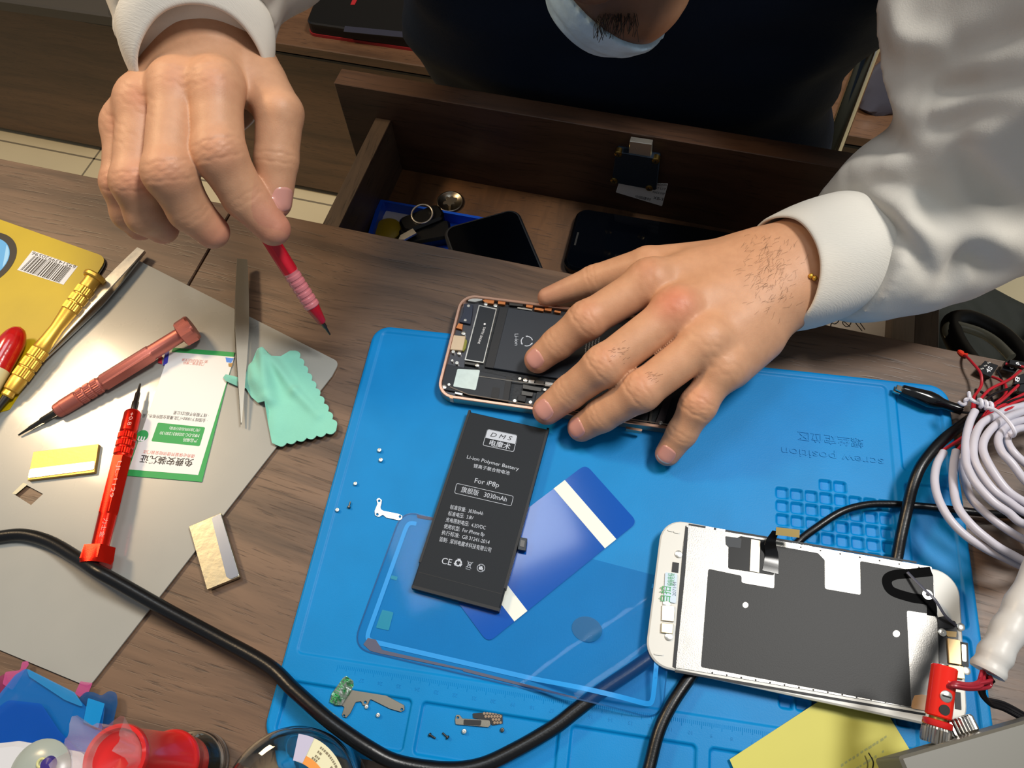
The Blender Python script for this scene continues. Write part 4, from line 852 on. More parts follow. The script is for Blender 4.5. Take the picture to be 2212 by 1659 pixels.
# ---------------------------------------------------------------- screws and little brackets on the mat
def screw_proto(lying, name='screw'):
    g = G(); 
    if lying: g.rod([(0, .45, 'r'), (3.2, .5, 'r')], np.array([[1, 0, 0, 0], [0, 1, 0, 0], [0, 0, 1, 1.05], [0, 0, 0, 1.]]), 12); h = G(); h.rod([(3.2, 1.05, 'r'), (3.9, 1.05, 'r'), (4.2, .7, 'r'), (4.2, .4, 'r')], np.array([[1, 0, 0, 0], [0, 1, 0, 0], [0, 0, 1, 1.05], [0, 0, 0, 1.]]), 16)
    else: g.lathe([(.45, .0), (.5, .9)], (0, 0), 10); h = G(); h.lathe([(.5, .9), (1.15, .9), (1.2, 1.3), (1.0, 1.6), (.45, 1.65), (.4, 1.2), (.01, 1.2)], (0, 0), 20)
    return g, h
def screw(x, y, z, label, lying=False, rot=0., m='screw', s=1., group=None, proto={}):
    key = (lying, m)
    if key not in proto:
        g, h = screw_proto(lying); t = thing('screw', label, 'screw'); P0 = {'_e': t['_e'], '_o': (0, 0, 0)}
        a = g.obj('shank', M[m], P0, True); b = h.obj('head', M[m], P0, True); proto[key] = t['_e']; root = t['_e']
    else:
        src = proto[key]; root = src.copy(); COL.objects.link(root)
        for c in src.children: d = c.copy(); COL.objects.link(d); d.parent = root
        root['label'] = label
    q = at(x, y, z + .8) * .001; root.location = (q[0], q[1], z * .001); root.rotation_euler = (0, 0, rot); root.scale = (s, s, s)
    if group: root['group'] = group
    return root
G1 = 'tiny screws scattered on the mat'
zw = 3.27; zd = 2.12
screw(820, 973, zw, 'upper of the two silver screws standing close together left of the battery', s=1.1, group=G1)
screw(823, 994, zw, 'lower of the two silver screws standing close together left of the battery', s=1.1, group=G1)
screw(768, 1045, zw, 'silver screw above the lying screw near the left edge of the mat', s=1.0, group=G1)
screw(757, 1084, zw, 'dark lying screw near the left edge of the blue mat', lying=True, rot=-1.45, m='dsteel', s=.95, group=G1)
screw(729, 1102, zw, 'silver screw nearest the left rim groove of the mat', s=1.0, group=G1)
screw(792, 1527, zd, 'silver screw touching the long shield bracket in the left compartment', s=.9, group=G1)
screw(817, 1545, zd, 'silver screw standing alone below the long shield bracket', s=.95, group=G1)
screw(1003, 1580, zd, 'silver screw standing below the black-centred bracket', s=1.05, group=G1)
screw(956, 1583, zd, 'upper of two dark screws lying left of the black-centred bracket', lying=True, rot=-.4, m='dsteel', s=.95, group=G1)
screw(941, 1595, zd, 'lower of two dark screws lying left of the black-centred bracket', lying=True, rot=2.9, m='dsteel', s=.95, group=G1)
screw(1085, 1577, zd, 'small dark screw standing under the honeycomb tape', m='dsteel', s=.9, group=G1)
def hole(x, y, r): return [(x + r * math.cos(t), y + r * math.sin(t)) for t in np.linspace(0, 6.28, 14, endpoint=False)]
wh = mat('bright_nickel', '#e6e2da', .3, .75)
b1 = thing('small_bracket', 'small L-shaped silver bracket with three holes left of the battery', 'bracket', tuple(at(830, 1100, zw)))
pp('bracket_plate', ((813, 1078), (819, 1075), (825, 1080), (824, 1088), (822, 1095), (823, 1100), (828, 1103), (862, 1110), (869, 1114), (869, 1121), (862, 1124), (834, 1118), (827, 1112), (818, 1117), (810, 1113), (809, 1104), (812, 1096), (815, 1089)), zw + .1, zw + .8, wh, b1, r=.9, bev=.1, holes=[hole(819, 1082, 2.8), hole(815, 1111, 2.8), hole(864, 1116, 2.8)])
b2 = thing('shield_bracket', 'long stepped metal shield bracket with crumpled foil lying in the left compartment', 'bracket', tuple(at(790, 1510, zd)))
bm = mat('grey_nickel', '#9d9688', .3, .95)
pp('bracket_plate', ((748, 1460), (762, 1464), (873, 1523), (874, 1534), (866, 1538), (842, 1531), (800, 1510), (794, 1524), (784, 1524), (780, 1515), (768, 1517), (757, 1540), (748, 1551), (738, 1545), (744, 1527), (726, 1518), (716, 1510)), zd + .3, zd + 1.1, bm, b2, r=.8, bev=.1, holes=[hole(789, 1517, 3), hole(868, 1532, 2.6), hole(743, 1546, 2.4)])
fo = mat('crumpled_foil', '#d7d5d2', .2, .9, var=.8, vscale=320, bump=1., bscale=260, col2='#2c8a4a')
pp('foil_piece', ((748, 1459), (764, 1470), (765, 1482), (738, 1524), (724, 1524), (712, 1514), (716, 1498), (740, 1464)), zd + 1.1, zd + 1.9, fo, b2, r=.5, bev=.2)
ptext('MIJING', (719, 1520), (748, 1470), 3.2, zd + 1.97, M['green'], b2)
b3 = thing('small_bracket', 'short silver bracket with black centre and honeycomb tape in the middle compartment', 'bracket', tuple(at(1030, 1552, zd)))
pp('bracket_plate', ((985, 1544), (993, 1544), (999, 1552), (1040, 1554), (1058, 1556), (1060, 1566), (1055, 1571), (1000, 1566), (984, 1565), (983, 1555)), zd + .3, zd + 1.1, bm, b3, r=.8, bev=.1, holes=[hole(989, 1550, 2.5)])
pp('black_pad', ((1002, 1554), (1040, 1556), (1038, 1567), (1001, 1565)), zd + 1.1, zd + 1.5, M['matblack'], b3, r=.4)
ht = mat('honeycomb_tape', '#b59a80', .25, .7)
pp('honeycomb_tape', ((1021, 1541), (1085, 1536), (1086, 1563), (1064, 1567), (1054, 1556), (1022, 1551)), zd + .1, zd + .7, M['matblack'], b3, r=.3); g = G()
for i in range(7):
    for j in range(4):
        x, y = 1046 + i * 6.4 + (j % 2) * 3.2, 1541 + j * 6.6
        if x < 1083 and (x > 1062 or y < 1550): q = at(x, y, zd + .7); g.prism(circ(q[0], q[1], .72, 6), zd + .7, zd + .8)
g.obj('honeycomb_print', ht, b3)

# ---------------------------------------------------------------- yellow sticky sheet, lower right
yn = thing('yellow_note', 'yellow sticky sheet lying under the display panel at the bottom of the photo', 'note', tuple(at(1780, 1600, 5)))
P = [at(x, y, 6.5)[:2] for x, y in ((1578, 1640), (1866, 1452), (1976, 1630), (1960, 1740), (1630, 1760))]
def znote(x, y): return 4.15
drape('note_sheet', P, znote, .25, mat('pale_yellow_paper', '#c3be57', .55, var=.05, vscale=20), yn, step=6)
zi = 4.46; g = G(); rnd = random.Random(5)
faint = mat('faint_grey_ink', '#9da164', .6)
for (xa, ya, xb, yb_) in ((1790, 1668, 1912, 1590), (1800, 1690, 1915, 1616), (1830, 1700, 1935, 1636)):
    t_ = 0.
    while t_ < 1:
        x, y = xa + (xb - xa) * t_, ya + (yb_ - ya) * t_; w_ = rnd.uniform(4, 7); hh = rnd.uniform(4, 6)
        if rnd.random() < .8: q = [at(x + a_, y + b_, zi) for a_, b_ in ((0, 0), (w_, -w_ * .64), (w_ + 1, -w_ * .64 + hh), (1, hh))]; g.add(q, [[3, 2, 1, 0]])
        t_ += .07
g.obj('faded_print', faint, yn)
G().tube(spline(ats(((1868, 1632, zi), (1874, 1650, zi), (1872, 1668, zi), (1880, 1680, zi)), zi), 6), .3, 5).obj('pen_mark', mat('olive_ink', '#6f6a3c', .6), yn)
G().tube(spline(ats(((1876, 1626, zi), (1886, 1645, zi), (1884, 1664, zi)), zi), 6), .3, 5).obj('pen_mark', M['dsteel'], yn)

# ---------------------------------------------------------------- bottles and jars, bottom left
glass = mat('clear_glass', '#eef4f2', .03, trans=1., ior=1.45); 
bo = thing('dropper_bottle', 'clear glass bottle with a red cap and film wrapped spout near the bottom left', 'bottle', tuple(at(475, 1700, 0)))
q = at(432, 1652, 0)
G().lathe([(.01, .1), (14.5, .1), (15.5, 1), (15.5, 10), (15, 12.5), (12, 16), (11, 17.5), (11, 22), (9.6, 22), (9.6, 18), (10.6, 16), (13.8, 12), (14.2, 10), (14.2, 3), (13, 2), (.01, 2)], q, 56).obj('glass_body', glass, bo, True, angle=180)
G().lathe([(.01, 2.2), (13, 2.2), (14.1, 3.2), (14.1, 8), (.01, 8)], q, 40).obj('clear_liquid', mat('liquid', '#e9efe9', .02, trans=1., ior=1.33), bo, True)
G().lathe([(11.2, 19), (12.0, 19), (12.6, 24), (13, 33), (14, 34.5), (14.2, 36.5), (13.4, 38), (12.4, 39), (12, 80), (12.6, 83), (13.2, 85), (12.8, 87), (11.2, 87), (10.8, 84), (.01, 82)], q, 56).obj('red_cap', M['red'], bo, True, angle=60)
g = G(); n = 56; rows = [(10.3, 83), (11, 90), (12, 98), (13, 106)]; v = []; f = []
for j, (r_, z_) in enumerate(rows):
    for i in range(n): t_ = 2 * math.pi * i / n; k_ = 1 + .07 * j * math.sin(5 * t_ + .6 * j) + .04 * j * math.sin(11 * t_); v.append((q[0] + r_ * k_ * math.cos(t_), q[1] + r_ * k_ * math.sin(t_), z_ + .6 * j * math.sin(3 * t_)))
for j in range(3):
    for i in range(n): f.append([j * n + i, j * n + (i + 1) % n, (j + 1) * n + (i + 1) % n, (j + 1) * n + i])
g.add(v, f); g.obj('plastic_wrap', mat('cling_wrap', '#f0dcd8', .12, alpha=.35, coat=.5), bo, True, angle=180)
ja = thing('glass_jar', 'round glass jar with a curved paper label at the bottom edge of the photo', 'jar', tuple(at(700, 1720, 0)))
q = at(662, 1732, 0); J = [(.01, .3), (30, .3), (32, 1.5), (32.5, 5), (32.5, 28), (31.5, 31.5), (28, 34.5), (.01, 36.5), (.01, 35.4), (27.6, 33.3), (30.4, 30.8), (31.3, 28), (31.3, 5), (30, 2.6), (.01, 2.2)]
G().lathe(J, q, 80).obj('glass_body', glass, ja, True, angle=180)
def arcstrip(name, c, R, a0, a1, z0, z1, m, parent, n=30, R1=None):
    v = []; f = []
    for i in range(n + 1): t_ = math.radians(a0 + (a1 - a0) * i / n); v += [(c[0] + R * math.cos(t_), c[1] + R * math.sin(t_), z0), (c[0] + (R1 or R) * math.cos(t_), c[1] + (R1 or R) * math.sin(t_), z1)]
    for i in range(n): f.append([2 * i, 2 * i + 2, 2 * i + 3, 2 * i + 1])
    return mkobj(name, v, f, m, parent, True)
arcstrip('paper_label', q, 28.5, 5, 95, 36.3, 36.35, mat('cream_label', '#d9d6b4', .5), ja, R1=17)
arcstrip('orange_band', q, 20.5, 5, 84, 36.45, 36.6, mat('orange_ink', '#dd8f3c', .5), ja, R1=17)
arcstrip('violet_tip', q, 28.5, 84, 100, 36.5, 36.62, mat('violet_grey_ink', '#b7b4cc', .5), ja, R1=17.2)
g = G(); rnd = random.Random(8)
for rr0 in (27, 25, 23, 21.6):
    a_ = 10.
    while a_ < 74:
        w_ = rnd.uniform(1.2, 3); 
        if not 52 < a_ < 66 or rr0 > 26: g.add([(q[0] + r2 * math.cos(math.radians(t2)), q[1] + r2 * math.sin(math.radians(t2)), 36.5) for r2, t2 in ((rr0, a_), (rr0 - 1, a_), (rr0 - 1, a_ + w_), (rr0, a_ + w_))], [[0, 1, 2, 3]])
        a_ += w_ + .9
g.obj('label_print', mat('brown_ink', '#7e745c', .6), ja)
li = thing('white_lid', 'white plastic lid with a clear dome holding small coloured beads in the bottom left corner', 'lid', tuple(at(30, 1680, 0)))
pp('lid_body', ((-140, 1640), (-10, 1605), (35, 1600), (175, 1625), (210, 1700), (150, 1800), (-140, 1800)), .2, 16, mat('white_plastic', '#c9cbd0', .3), li, r=8, bev=2.5, smooth=True)
q = at(85, 1668, 17); G().lathe([(15, 15.9), (15, 17), (12, 19.5), (7, 21), (.01, 21.5)], q, 40).obj('grey_dome', mat('milky_dome', '#9aa39c', .25), li, True)
tag(pp('dark_cable_tie', ((-80, 1590), (10, 1578), (130, 1594), (180, 1625), (120, 1612), (30, 1596), (-80, 1612)), .2, 5, mat('grey_brown_plastic', '#4e463e', .4), r=2), 'dark grey strip lying between the blue films and the white lid', 'strip')
bd = thing('bead', 'purple bead with a yellow eyelet on the white lid dome', 'bead', tuple(at(105, 1655, 22)))
q = at(108, 1652, 23); G().lathe([(.01, 21.4), (3, 22), (4, 24), (3, 26), (.01, 26.6)], q, 20).obj('bead_body', mat('purple_glass', '#3c2f7a', .2), bd, True)
q = at(90, 1648, 24); G().tube([(q[0] + 1.9 * math.cos(t_), q[1] + 1.9 * math.sin(t_), 24) for t_ in np.linspace(0, 6.28, 18, endpoint=False)], .7, 8, closed=True).obj('bead_eyelet', mat('pale_yellow', '#c9c88a', .4), bd, True)

# ---------------------------------------------------------------- cables
def cable(label, P, r, name='cable', m=None, n=14, sp=8, start=None):
    path = start if start is not None else spline([at(*p) for p in P], sp)
    return tag(G().tube(path, r, n).obj(name, m or M['rubber'], None, True, angle=60), label, 'cable')
cable('thick black cable curving across the grey sheet and the blue mat', None, 3.75, start=CAB)
cable('black cable coming out under the lower left edge of the display panel', ((1560, 1380, 7.4), (1520, 1425, 7.4), (1491, 1463, 7.4), (1454, 1517, 8), (1425, 1575, 8), (1407, 1640, 7.6), (1395, 1700, 7.4), (1392, 1800, 6.5), (1420, 1960, 3.5), (1500, 2160, 3.5)), 3.2)
cable('black cable running up from the display panel to the white cable coil', ((1925, 1260, 7.4), (1937, 1208, 8.5), (1946, 1160, 11), (1960, 1098, 14), (1973, 1046, 18), (1994, 1000, 20), (2035, 952, 19), (2087, 912, 13), (2130, 884, 7), (2190, 858, 5), (2260, 845, 3.4), (2400, 872, 3.4), (2600, 912, 3.4)), 3.1)
cable('thin black cable crossing the cell grid of the mat beneath the other black cable', ((1690, 1215, 6.6), (1723, 1172, 7), (1765, 1139, 9), (1817, 1106, 10), (1869, 1091, 9), (1921, 1089, 7.6), (1965, 1092, 7.2), (2014, 1096, 7.6), (2100, 1106, 8), (2160, 1111, 7), (2290, 1118, 3), (2480, 1150, 2.4), (2700, 1230, 2.4)), 2.15)

# white power-test cable bundle with connector boards
wc = mat('white_cable', '#c2bfca', .35, var=.06, vscale=80); bun = thing('test_cable_bundle', 'coiled white test cables with red and black wires and small black boards', 'cable', tuple(at(2150, 1000, 0)))
WCS = [
 ((2038, 977, 22), (2024, 1003, 26), (2019, 1038, 30), (2027, 1077, 33), (2049, 1118, 35), (2080, 1152, 35), (2117, 1178, 34), (2165, 1203, 31), (2240, 1228, 26)),
 ((2065, 975, 24), (2060, 1003, 28), (2059, 1043, 32), (2068, 1092, 36), (2095, 1130, 38), (2133, 1164, 38), (2177, 1193, 36), (2250, 1222, 31)),
 ((2074, 985, 16), (2082, 1026, 20), (2096, 1072, 24), (2124, 1104, 27), (2165, 1137, 28), (2212, 1166, 27), (2270, 1190, 24)),
 ((2106, 888, 30), (2095, 912, 32), (2087, 948, 36), (2086, 991, 40), (2092, 1015, 42), (2109, 1045, 44), (2143, 1082, 45), (2177, 1106, 44), (2225, 1136, 41)),
 ((2250, 868, 20), (2180, 884, 26), (2148, 899, 31), (2120, 916, 34), (2105, 948, 38), (2103, 984, 40), (2114, 1014, 41), (2143, 1055, 42), (2177, 1082, 41), (2230, 1114, 38)),
 ((2260, 872, 20), (2212, 888, 26), (2170, 905, 34), (2138, 931, 38), (2123, 963, 40), (2134, 999, 42), (2172, 1055, 42), (2212, 1084, 40), (2270, 1115, 36)),
 ((2280, 895, 20), (2212, 907, 27), (2177, 919, 33), (2157, 945, 38), (2163, 974, 41), (2187, 1002, 42), (2220, 1044, 40), (2270, 1080, 36)),
 ((2280, 922, 22), (2206, 925, 29), (2183, 937, 33), (2175, 950, 36), (2187, 974, 38), (2214, 1000, 37), (2270, 1040, 34))]
for i_, P in enumerate(WCS):
    o_ = i_ * 6; low_ = P[-1][1] > 1000; P = P + ((2330 - o_, 1190 - o_, 20), (2410 - o_, 1090, 16), (2420 - o_, 980, 14), (2350 - o_, 900 + o_, 14)) if i_ < 3 else P + ((2350, 1130 + 4 * i_, 30), (2440, 1060, 24), (2440 - o_, 960, 18), (2350, 890 + i_ * 3, 16), (2290, 878 + i_ * 3, 17))
    G().tube(spline([at(*p) for p in P], 8), 2.15, 14).obj('white_cable', wc, bun, True, angle=60)
rw = mat('red_wire', '#b5202c', .35); bw = mat('black_wire', '#121013', .35)
RW = [((2078, 764, -3), (2087, 770, 4), (2100, 783, 8), (2118, 806, 10), (2120, 830, 10), (2112, 846, 12), (2104, 858, 18), (2100, 884, 24)),
 ((2143, 814, 6), (2158, 820, 9), (2172, 832, 12), (2170, 855, 16), (2140, 880, 24), (2110, 920, 26), (2104, 940, 26)),
 ((2172, 786, 8), (2200, 790, 10), (2240, 802, 12)), ((2205, 800, 8), (2180, 820, 12), (2140, 840, 16), (2120, 860, 20), (2112, 870, 22)),
 ((2200, 832, 14), (2170, 860, 20), (2140, 885, 26), (2106, 930, 25), (2068, 972, 24)), ((2240, 838, 14), (2190, 862, 22), (2140, 892, 27), (2092, 935, 22), (2038, 972, 22)),
 ((2250, 852, 16), (2190, 870, 24), (2130, 905, 25), (2085, 945, 20), (2050, 965, 20), (2036, 974, 22)), ((2250, 868, 18), (2200, 876, 25), (2160, 892, 30), (2120, 915, 26)), ((2106, 868, 18), (2104, 880, 22), (2106, 889, 28))]
for P in RW: G().tube(spline([at(*p) for p in P], 7), .85, 8).obj('red_wire', rw, bun, True)
BW = [((2154, 800, 6), (2164, 822, 8), (2163, 850, 12), (2152, 880, 18), (2140, 900, 22)), ((2112, 846, 8), (2108, 842, 10), (2108, 860, 14), (2112, 886, 24)), ((2190, 836, 14), (2150, 850, 18), (2128, 866, 22), (2116, 890, 24)), ((2205, 870, 20), (2160, 885, 26), (2120, 910, 22), (2070, 950, 16)), ((2074, 890, 8), (2095, 892, 8), (2120, 890, 14), (2140, 886, 20)), ((2230, 845, 14), (2180, 868, 24), (2140, 880, 24), (2110, 884, 20)), ((2118, 846, 14), (2140, 858, 17), (2145, 876, 20), (2138, 892, 24))]
for P in BW: G().tube(spline([at(*p) for p in P], 7), .75, 8).obj('black_wire', bw, bun, True)
bcm = mat('glossy_black_board', '#101318', .25, coat=.3)
def board(px, z, th, txt, ta, tb_, s):
    b = pp('connector_board', px, z, z + th, bcm, bun, r=.3, bev=.15); B = sub(b, bun)
    if txt: ptext(txt, ta, tb_, s, z + th + .05, M['white'], B, bold=.015)
    return B
B = board(((2128, 779), (2157, 789), (2140, 815), (2109, 800)), 2, 3.2, '4S', (2136, 806), (2145, 795), 3.6)
g = G()
for k in range(6): q = at(2120 + k * 3.6, 797 - k * 3.2 + (k % 2) * 2, 5.3); g.box(q[0] - .5, q[0] + .5, q[1] - .4, q[1] + .4, 5.2, 5.35)
g.obj('solder_dots', M['screw'], B)
board(((2172, 780), (2208, 784), (2192, 806), (2164, 798)), 3, 3, 'G', (2188, 799), (2192, 790), 3.6); board(((2182, 776), (2214, 782), (2216, 794), (2180, 786)), 8, 3, '6.', (2194, 786), (2206, 790), 3)
board(((2196, 812), (2230, 800), (2234, 826), (2190, 830)), 12, 3, '8', (2200, 826), (2204, 816), 3.4); board(((2204, 830), (2240, 826), (2240, 848), (2200, 846)), 12, 3, '', 0, 0, 3)
# twist tie
tt = mat('white_twist_tie', '#d5d3de', .45)
TW = [((2093, 848, 26), (2094, 862, 28), (2086, 863, 28), (2086, 872, 27), (2080, 874, 26), (2072, 869, 24)), ((2086, 866, 28), (2096, 862, 30), (2102, 866, 31), (2112, 870, 32), (2120, 872, 33), (2132, 880, 34), (2150, 886, 37), (2168, 900, 42), (2184, 918, 45), (2192, 934, 44), (2188, 942, 40), (2180, 936, 36))]
for P in TW: G().tube(spline([at(*p) for p in P], 6), 1.05, 8).obj('twist_tie', tt, bun, True)
hx = [at(2114 + 28 * s_, 870 + 9 * s_, 33) + 2.0 * np.array([0, math.cos(s_ * 16), math.sin(s_ * 16)]) for s_ in np.linspace(0, 1, 40)]
G().tube(hx, 1.05, 8).obj('twist_tie', tt, bun, True)
tagz = G().tube(spline([at(*p) for p in ((2078, 762, -2), (2072, 760, 0), (2080, 766, 1), (2090, 768, 2))], 5), 1.4, 8).obj('wire_end', mat('orange_red_insulation', '#e0341c', .4), bun, True)

# alligator clip
ac = thing('alligator_clip', 'black crocodile clip with a bare metal jaw on the upper right corner of the mat', 'clip', tuple(at(2000, 860, 4)))
A, B = at(1932, 838, 9), at(2077, 886, 9); T = frame(A, B - A); L = np.linalg.norm(B - A)
def eprof(rows, name, m, n=28):
    v = []; f = []
    for x, a, b, zo in rows:
        for i in range(n): t_ = 2 * math.pi * i / n; v.append((x, a * math.cos(t_), zo + b * math.sin(t_)))
    for j in range(len(rows) - 1):
        for i in range(n): f.append([j * n + i, j * n + (i + 1) % n, (j + 1) * n + (i + 1) % n, (j + 1) * n + i][::-1])
    f.append(list(range(n))); f.append([(len(rows) - 1) * n + i for i in range(n)][::-1]); return G(T).add(v, f).obj(name, m, ac, True)
eprof([(L * a_, b_, c_, d_) for a_, b_, c_, d_ in ((.10, 2.9, 3.4, 0), (.12, 3.4, 3.9, 0), (.3, 4.1, 4.6, 0), (.45, 4.9, 4.9, 0), (.52, 5.2, 4.9, 0), (.62, 4.6, 4.4, 0), (.72, 3.3, 3.4, 0), (.8, 3.0, 3.0, 0), (1, 3.0, 3.0, 0))], 'rubber_sleeve', mat('gloss_black_vinyl', '#07080a', .16, coat=.5))
G(T).prism([(0, -1.6), (1, -2), (8, -2.6), (8, 2.6), (1, 2), (0, 1.6)], -2.6, -.6, bev=.3).prism([(.6, -1.6), (8, -2.4), (8, 2.4), (.6, 1.6)], .4, 2, bev=.3).obj('metal_jaw', M['chrome'], ac)

# power supply corner with knob, plug and its cable
ps = thing('power_supply', 'dark olive-grey instrument case cutting into the bottom right corner', 'device', tuple(at(2200, 1700, 0)))
hz = 72
a, b = at(1942, 1634, hz), at(2215, 1556, hz); u = nrm(b - a); n_ = np.array([u[1], -u[0], 0]); n_ = n_ if n_[1] < 0 else -n_
P = [a, a + u * 230, a + u * 230 + n_ * 120, a + n_ * 120]
ogm = mat('olive_grey_metal', '#63625a', .42); G().prism(rpoly([p[:2] for p in P], 1.5), 46, hz, bev=1.2).obj('case', ogm, ps)
Q = [a + u * 62 + n_ * 12, a + u * 226 + n_ * 12, a + u * 226 + n_ * 118, a + u * 62 + n_ * 118]; G().prism(rpoly([p[:2] for p in Q], 1.5), .2, 46).obj('lower_case', ogm, ps)
fc = -n_; pax = nrm(at(2044, 1488, 62) - at(2030, 1600, 58))                                                 # outward normal of the face turned away from the camera
q = at(2024, 1617, 58); base = a + u * ((q - a) @ u); base[2] = 58
G().rod([(0, 5.6, 'r'), (1, 6, 'k'), (6, 6, 'k'), (7, 5.4, 'r')], frame(base, pax), 60).obj('terminal_nut', mat('ribbed_steel', '#aeaaa2', .25, 1), ps, True, angle=20)
G().rod([(7, 5.6, 'r'), (7.4, 5.9, 'r'), (9.4, 5.9, 'r'), (9.8, 5.4, 'r')], frame(base, pax), 40).obj('red_ring', M['red'], ps, True)
kb = at(2086, 1590, 56); kb = a + u * ((kb - a) @ u); kb[2] = 52
G().rod([(0, 7.5, 'r'), (1, 8.2, 'k'), (6, 8.2, 'k'), (7, 7.5, 'r')], frame(kb, fc), 64).obj('control_knob', mat('ribbed_steel_2', '#b4b1ab', .22, 1), ps, True, angle=20)
pl = thing('banana_plug', 'red banana plug with a slotted screw standing by the instrument case', 'plug', tuple(at(2030, 1596, 50)))
ax = pax; A = base + ax * 11; B = A + ax * np.linalg.norm(at(2044, 1488, 62) - at(2030, 1600, 58)); L = np.linalg.norm(B - A)
T = frame(A, ax, (0, -.35, 1)); rp = 5.3
G(T).rod([(-6, 2.6, 'r'), (0, 2.6, 'r')], T, 24) if False else None
G().rod([(-5, 3.6, 'r'), (0, 3.6, 'r')], T, 28).obj('brass_collar', mat('brass', '#b99a58', .3, 1), pl, True)
G().rod([(0, rp - .5, 'r'), (.5, rp, 'r'), (L - .6, rp, 'r'), (L, rp - .6, 'r'), (L, rp - 1.6, 'r'), (L - 3, rp - 1.8, 'r')], T, 40).obj('plug_sleeve', mat('gloss_red_plastic', '#e02312', .2, coat=.4), pl, True)
Tz = T.copy(); S2 = frame((T @ np.array([L * .42, 0, rp - .35, 1]))[:3], T[:3, 2], T[:3, 0]); G().rod([(-1, 2.5, 'r'), (.35, 2.5, 'r'), (.7, 2, 'r')], S2, 24).obj('clamp_screw', M['screw'], pl, True)
G(T).box(L * .42 - .35, L * .42 + .35, -1.8, 1.8, rp + .32, rp + .45).obj('screw_slot', M['hole'], pl)
S3 = frame((T @ np.array([L * .16, 0, rp - .35, 1]))[:3], T[:3, 2], T[:3, 0]); G().rod([(0, 2.2, 'r'), (.42, 2.2, 'r')], S3, 24).obj('side_hole', M['hole'], pl)
le = thing('plug_lead', 'thick white sleeved lead with red and black wires running to the red plug', 'cable', tuple(at(2170, 1380, 60)))
sl = [at(*p) for p in ((2132, 1452, 60), (2150, 1415, 62), (2185, 1350, 64), (2225, 1275, 66), (2290, 1150, 62), (2370, 1010, 48), (2480, 980, 30), (2640, 985, 9))]
G().tube(spline(sl, 6), [7.2 + .45 * math.sin(i * 1.3) for i in range(43)], 24).obj('white_sleeve', mat('white_heatshrink', '#c6c4c0', .4, bump=.4, bscale=120), le, True, angle=70)
rnd = random.Random(4)
for k in range(8):
    o1 = rnd.uniform(-16, 16); o2 = rnd.uniform(-9, 9)
    P = [at(2131 + o1 * .7, 1456 + o1 * .5, 60 + rnd.uniform(-3, 3)), at(2126 + o1, 1478 + o2, 62 + rnd.uniform(-3, 3)), at(2095, 1484 + o2 * .8, 66 + k % 3), at(2062, 1480 + o2 * .7, 68 + k % 3), at(2048 + o2 * .35, 1484, 66 + k % 2), at(2043 + o2 * .3, 1496, 61)]
    G().tube(spline(P, 6), .85, 8).obj('red_wire', mat('dark_red_wire', '#96202e', .35) if k == 0 else bpy.data.materials['dark_red_wire'], le, True)
for k in range(5):
    o2 = rnd.uniform(-10, 10)
    P = [at(2134 + k * 3, 1458 + k * 3, 58), at(2116 + k * 2, 1486 + o2 * .5, 52), at(2130 + o2, 1512 + o2, 46), at(2170, 1524 + o2, 42), at(2222, 1552 + o2, 40)]
    G().tube(spline(P, 6), 1.0, 8).obj('black_wire', bw, le, True)

# thick black hose loop and clear rim below the desk edge, right
hl = thing('hose_loop', 'thick black rubber loop with a clear inner rim below the desk edge', 'hose', tuple(at(2130, 740, -80)))
LP = [(2100, 790, -60), (2072, 752, -70), (2055, 715, -80), (2060, 694, -86), (2090, 690, -88), (2130, 705, -88), (2170, 730, -86), (2205, 770, -80), (2240, 830, -70), (2260, 900, -60)]
G().tube(spline([at(*p) for p in LP], 8), 7.5, 16).obj('rubber_loop', mat('matt_black_rubber', '#0d0f11', .45), hl, True)
LQ = [(2092, 778, -66), (2066, 750, -70), (2046, 716, -76), (2054, 703, -78), (2078, 706, -78), (2116, 718, -78), (2150, 738, -76), (2185, 772, -72)]
G().tube(spline([at(*p) for p in LQ], 8), 3.6, 12).obj('clear_rim', mat('cloudy_clear_rim', '#a9a894', .12, coat=.5), hl, True)

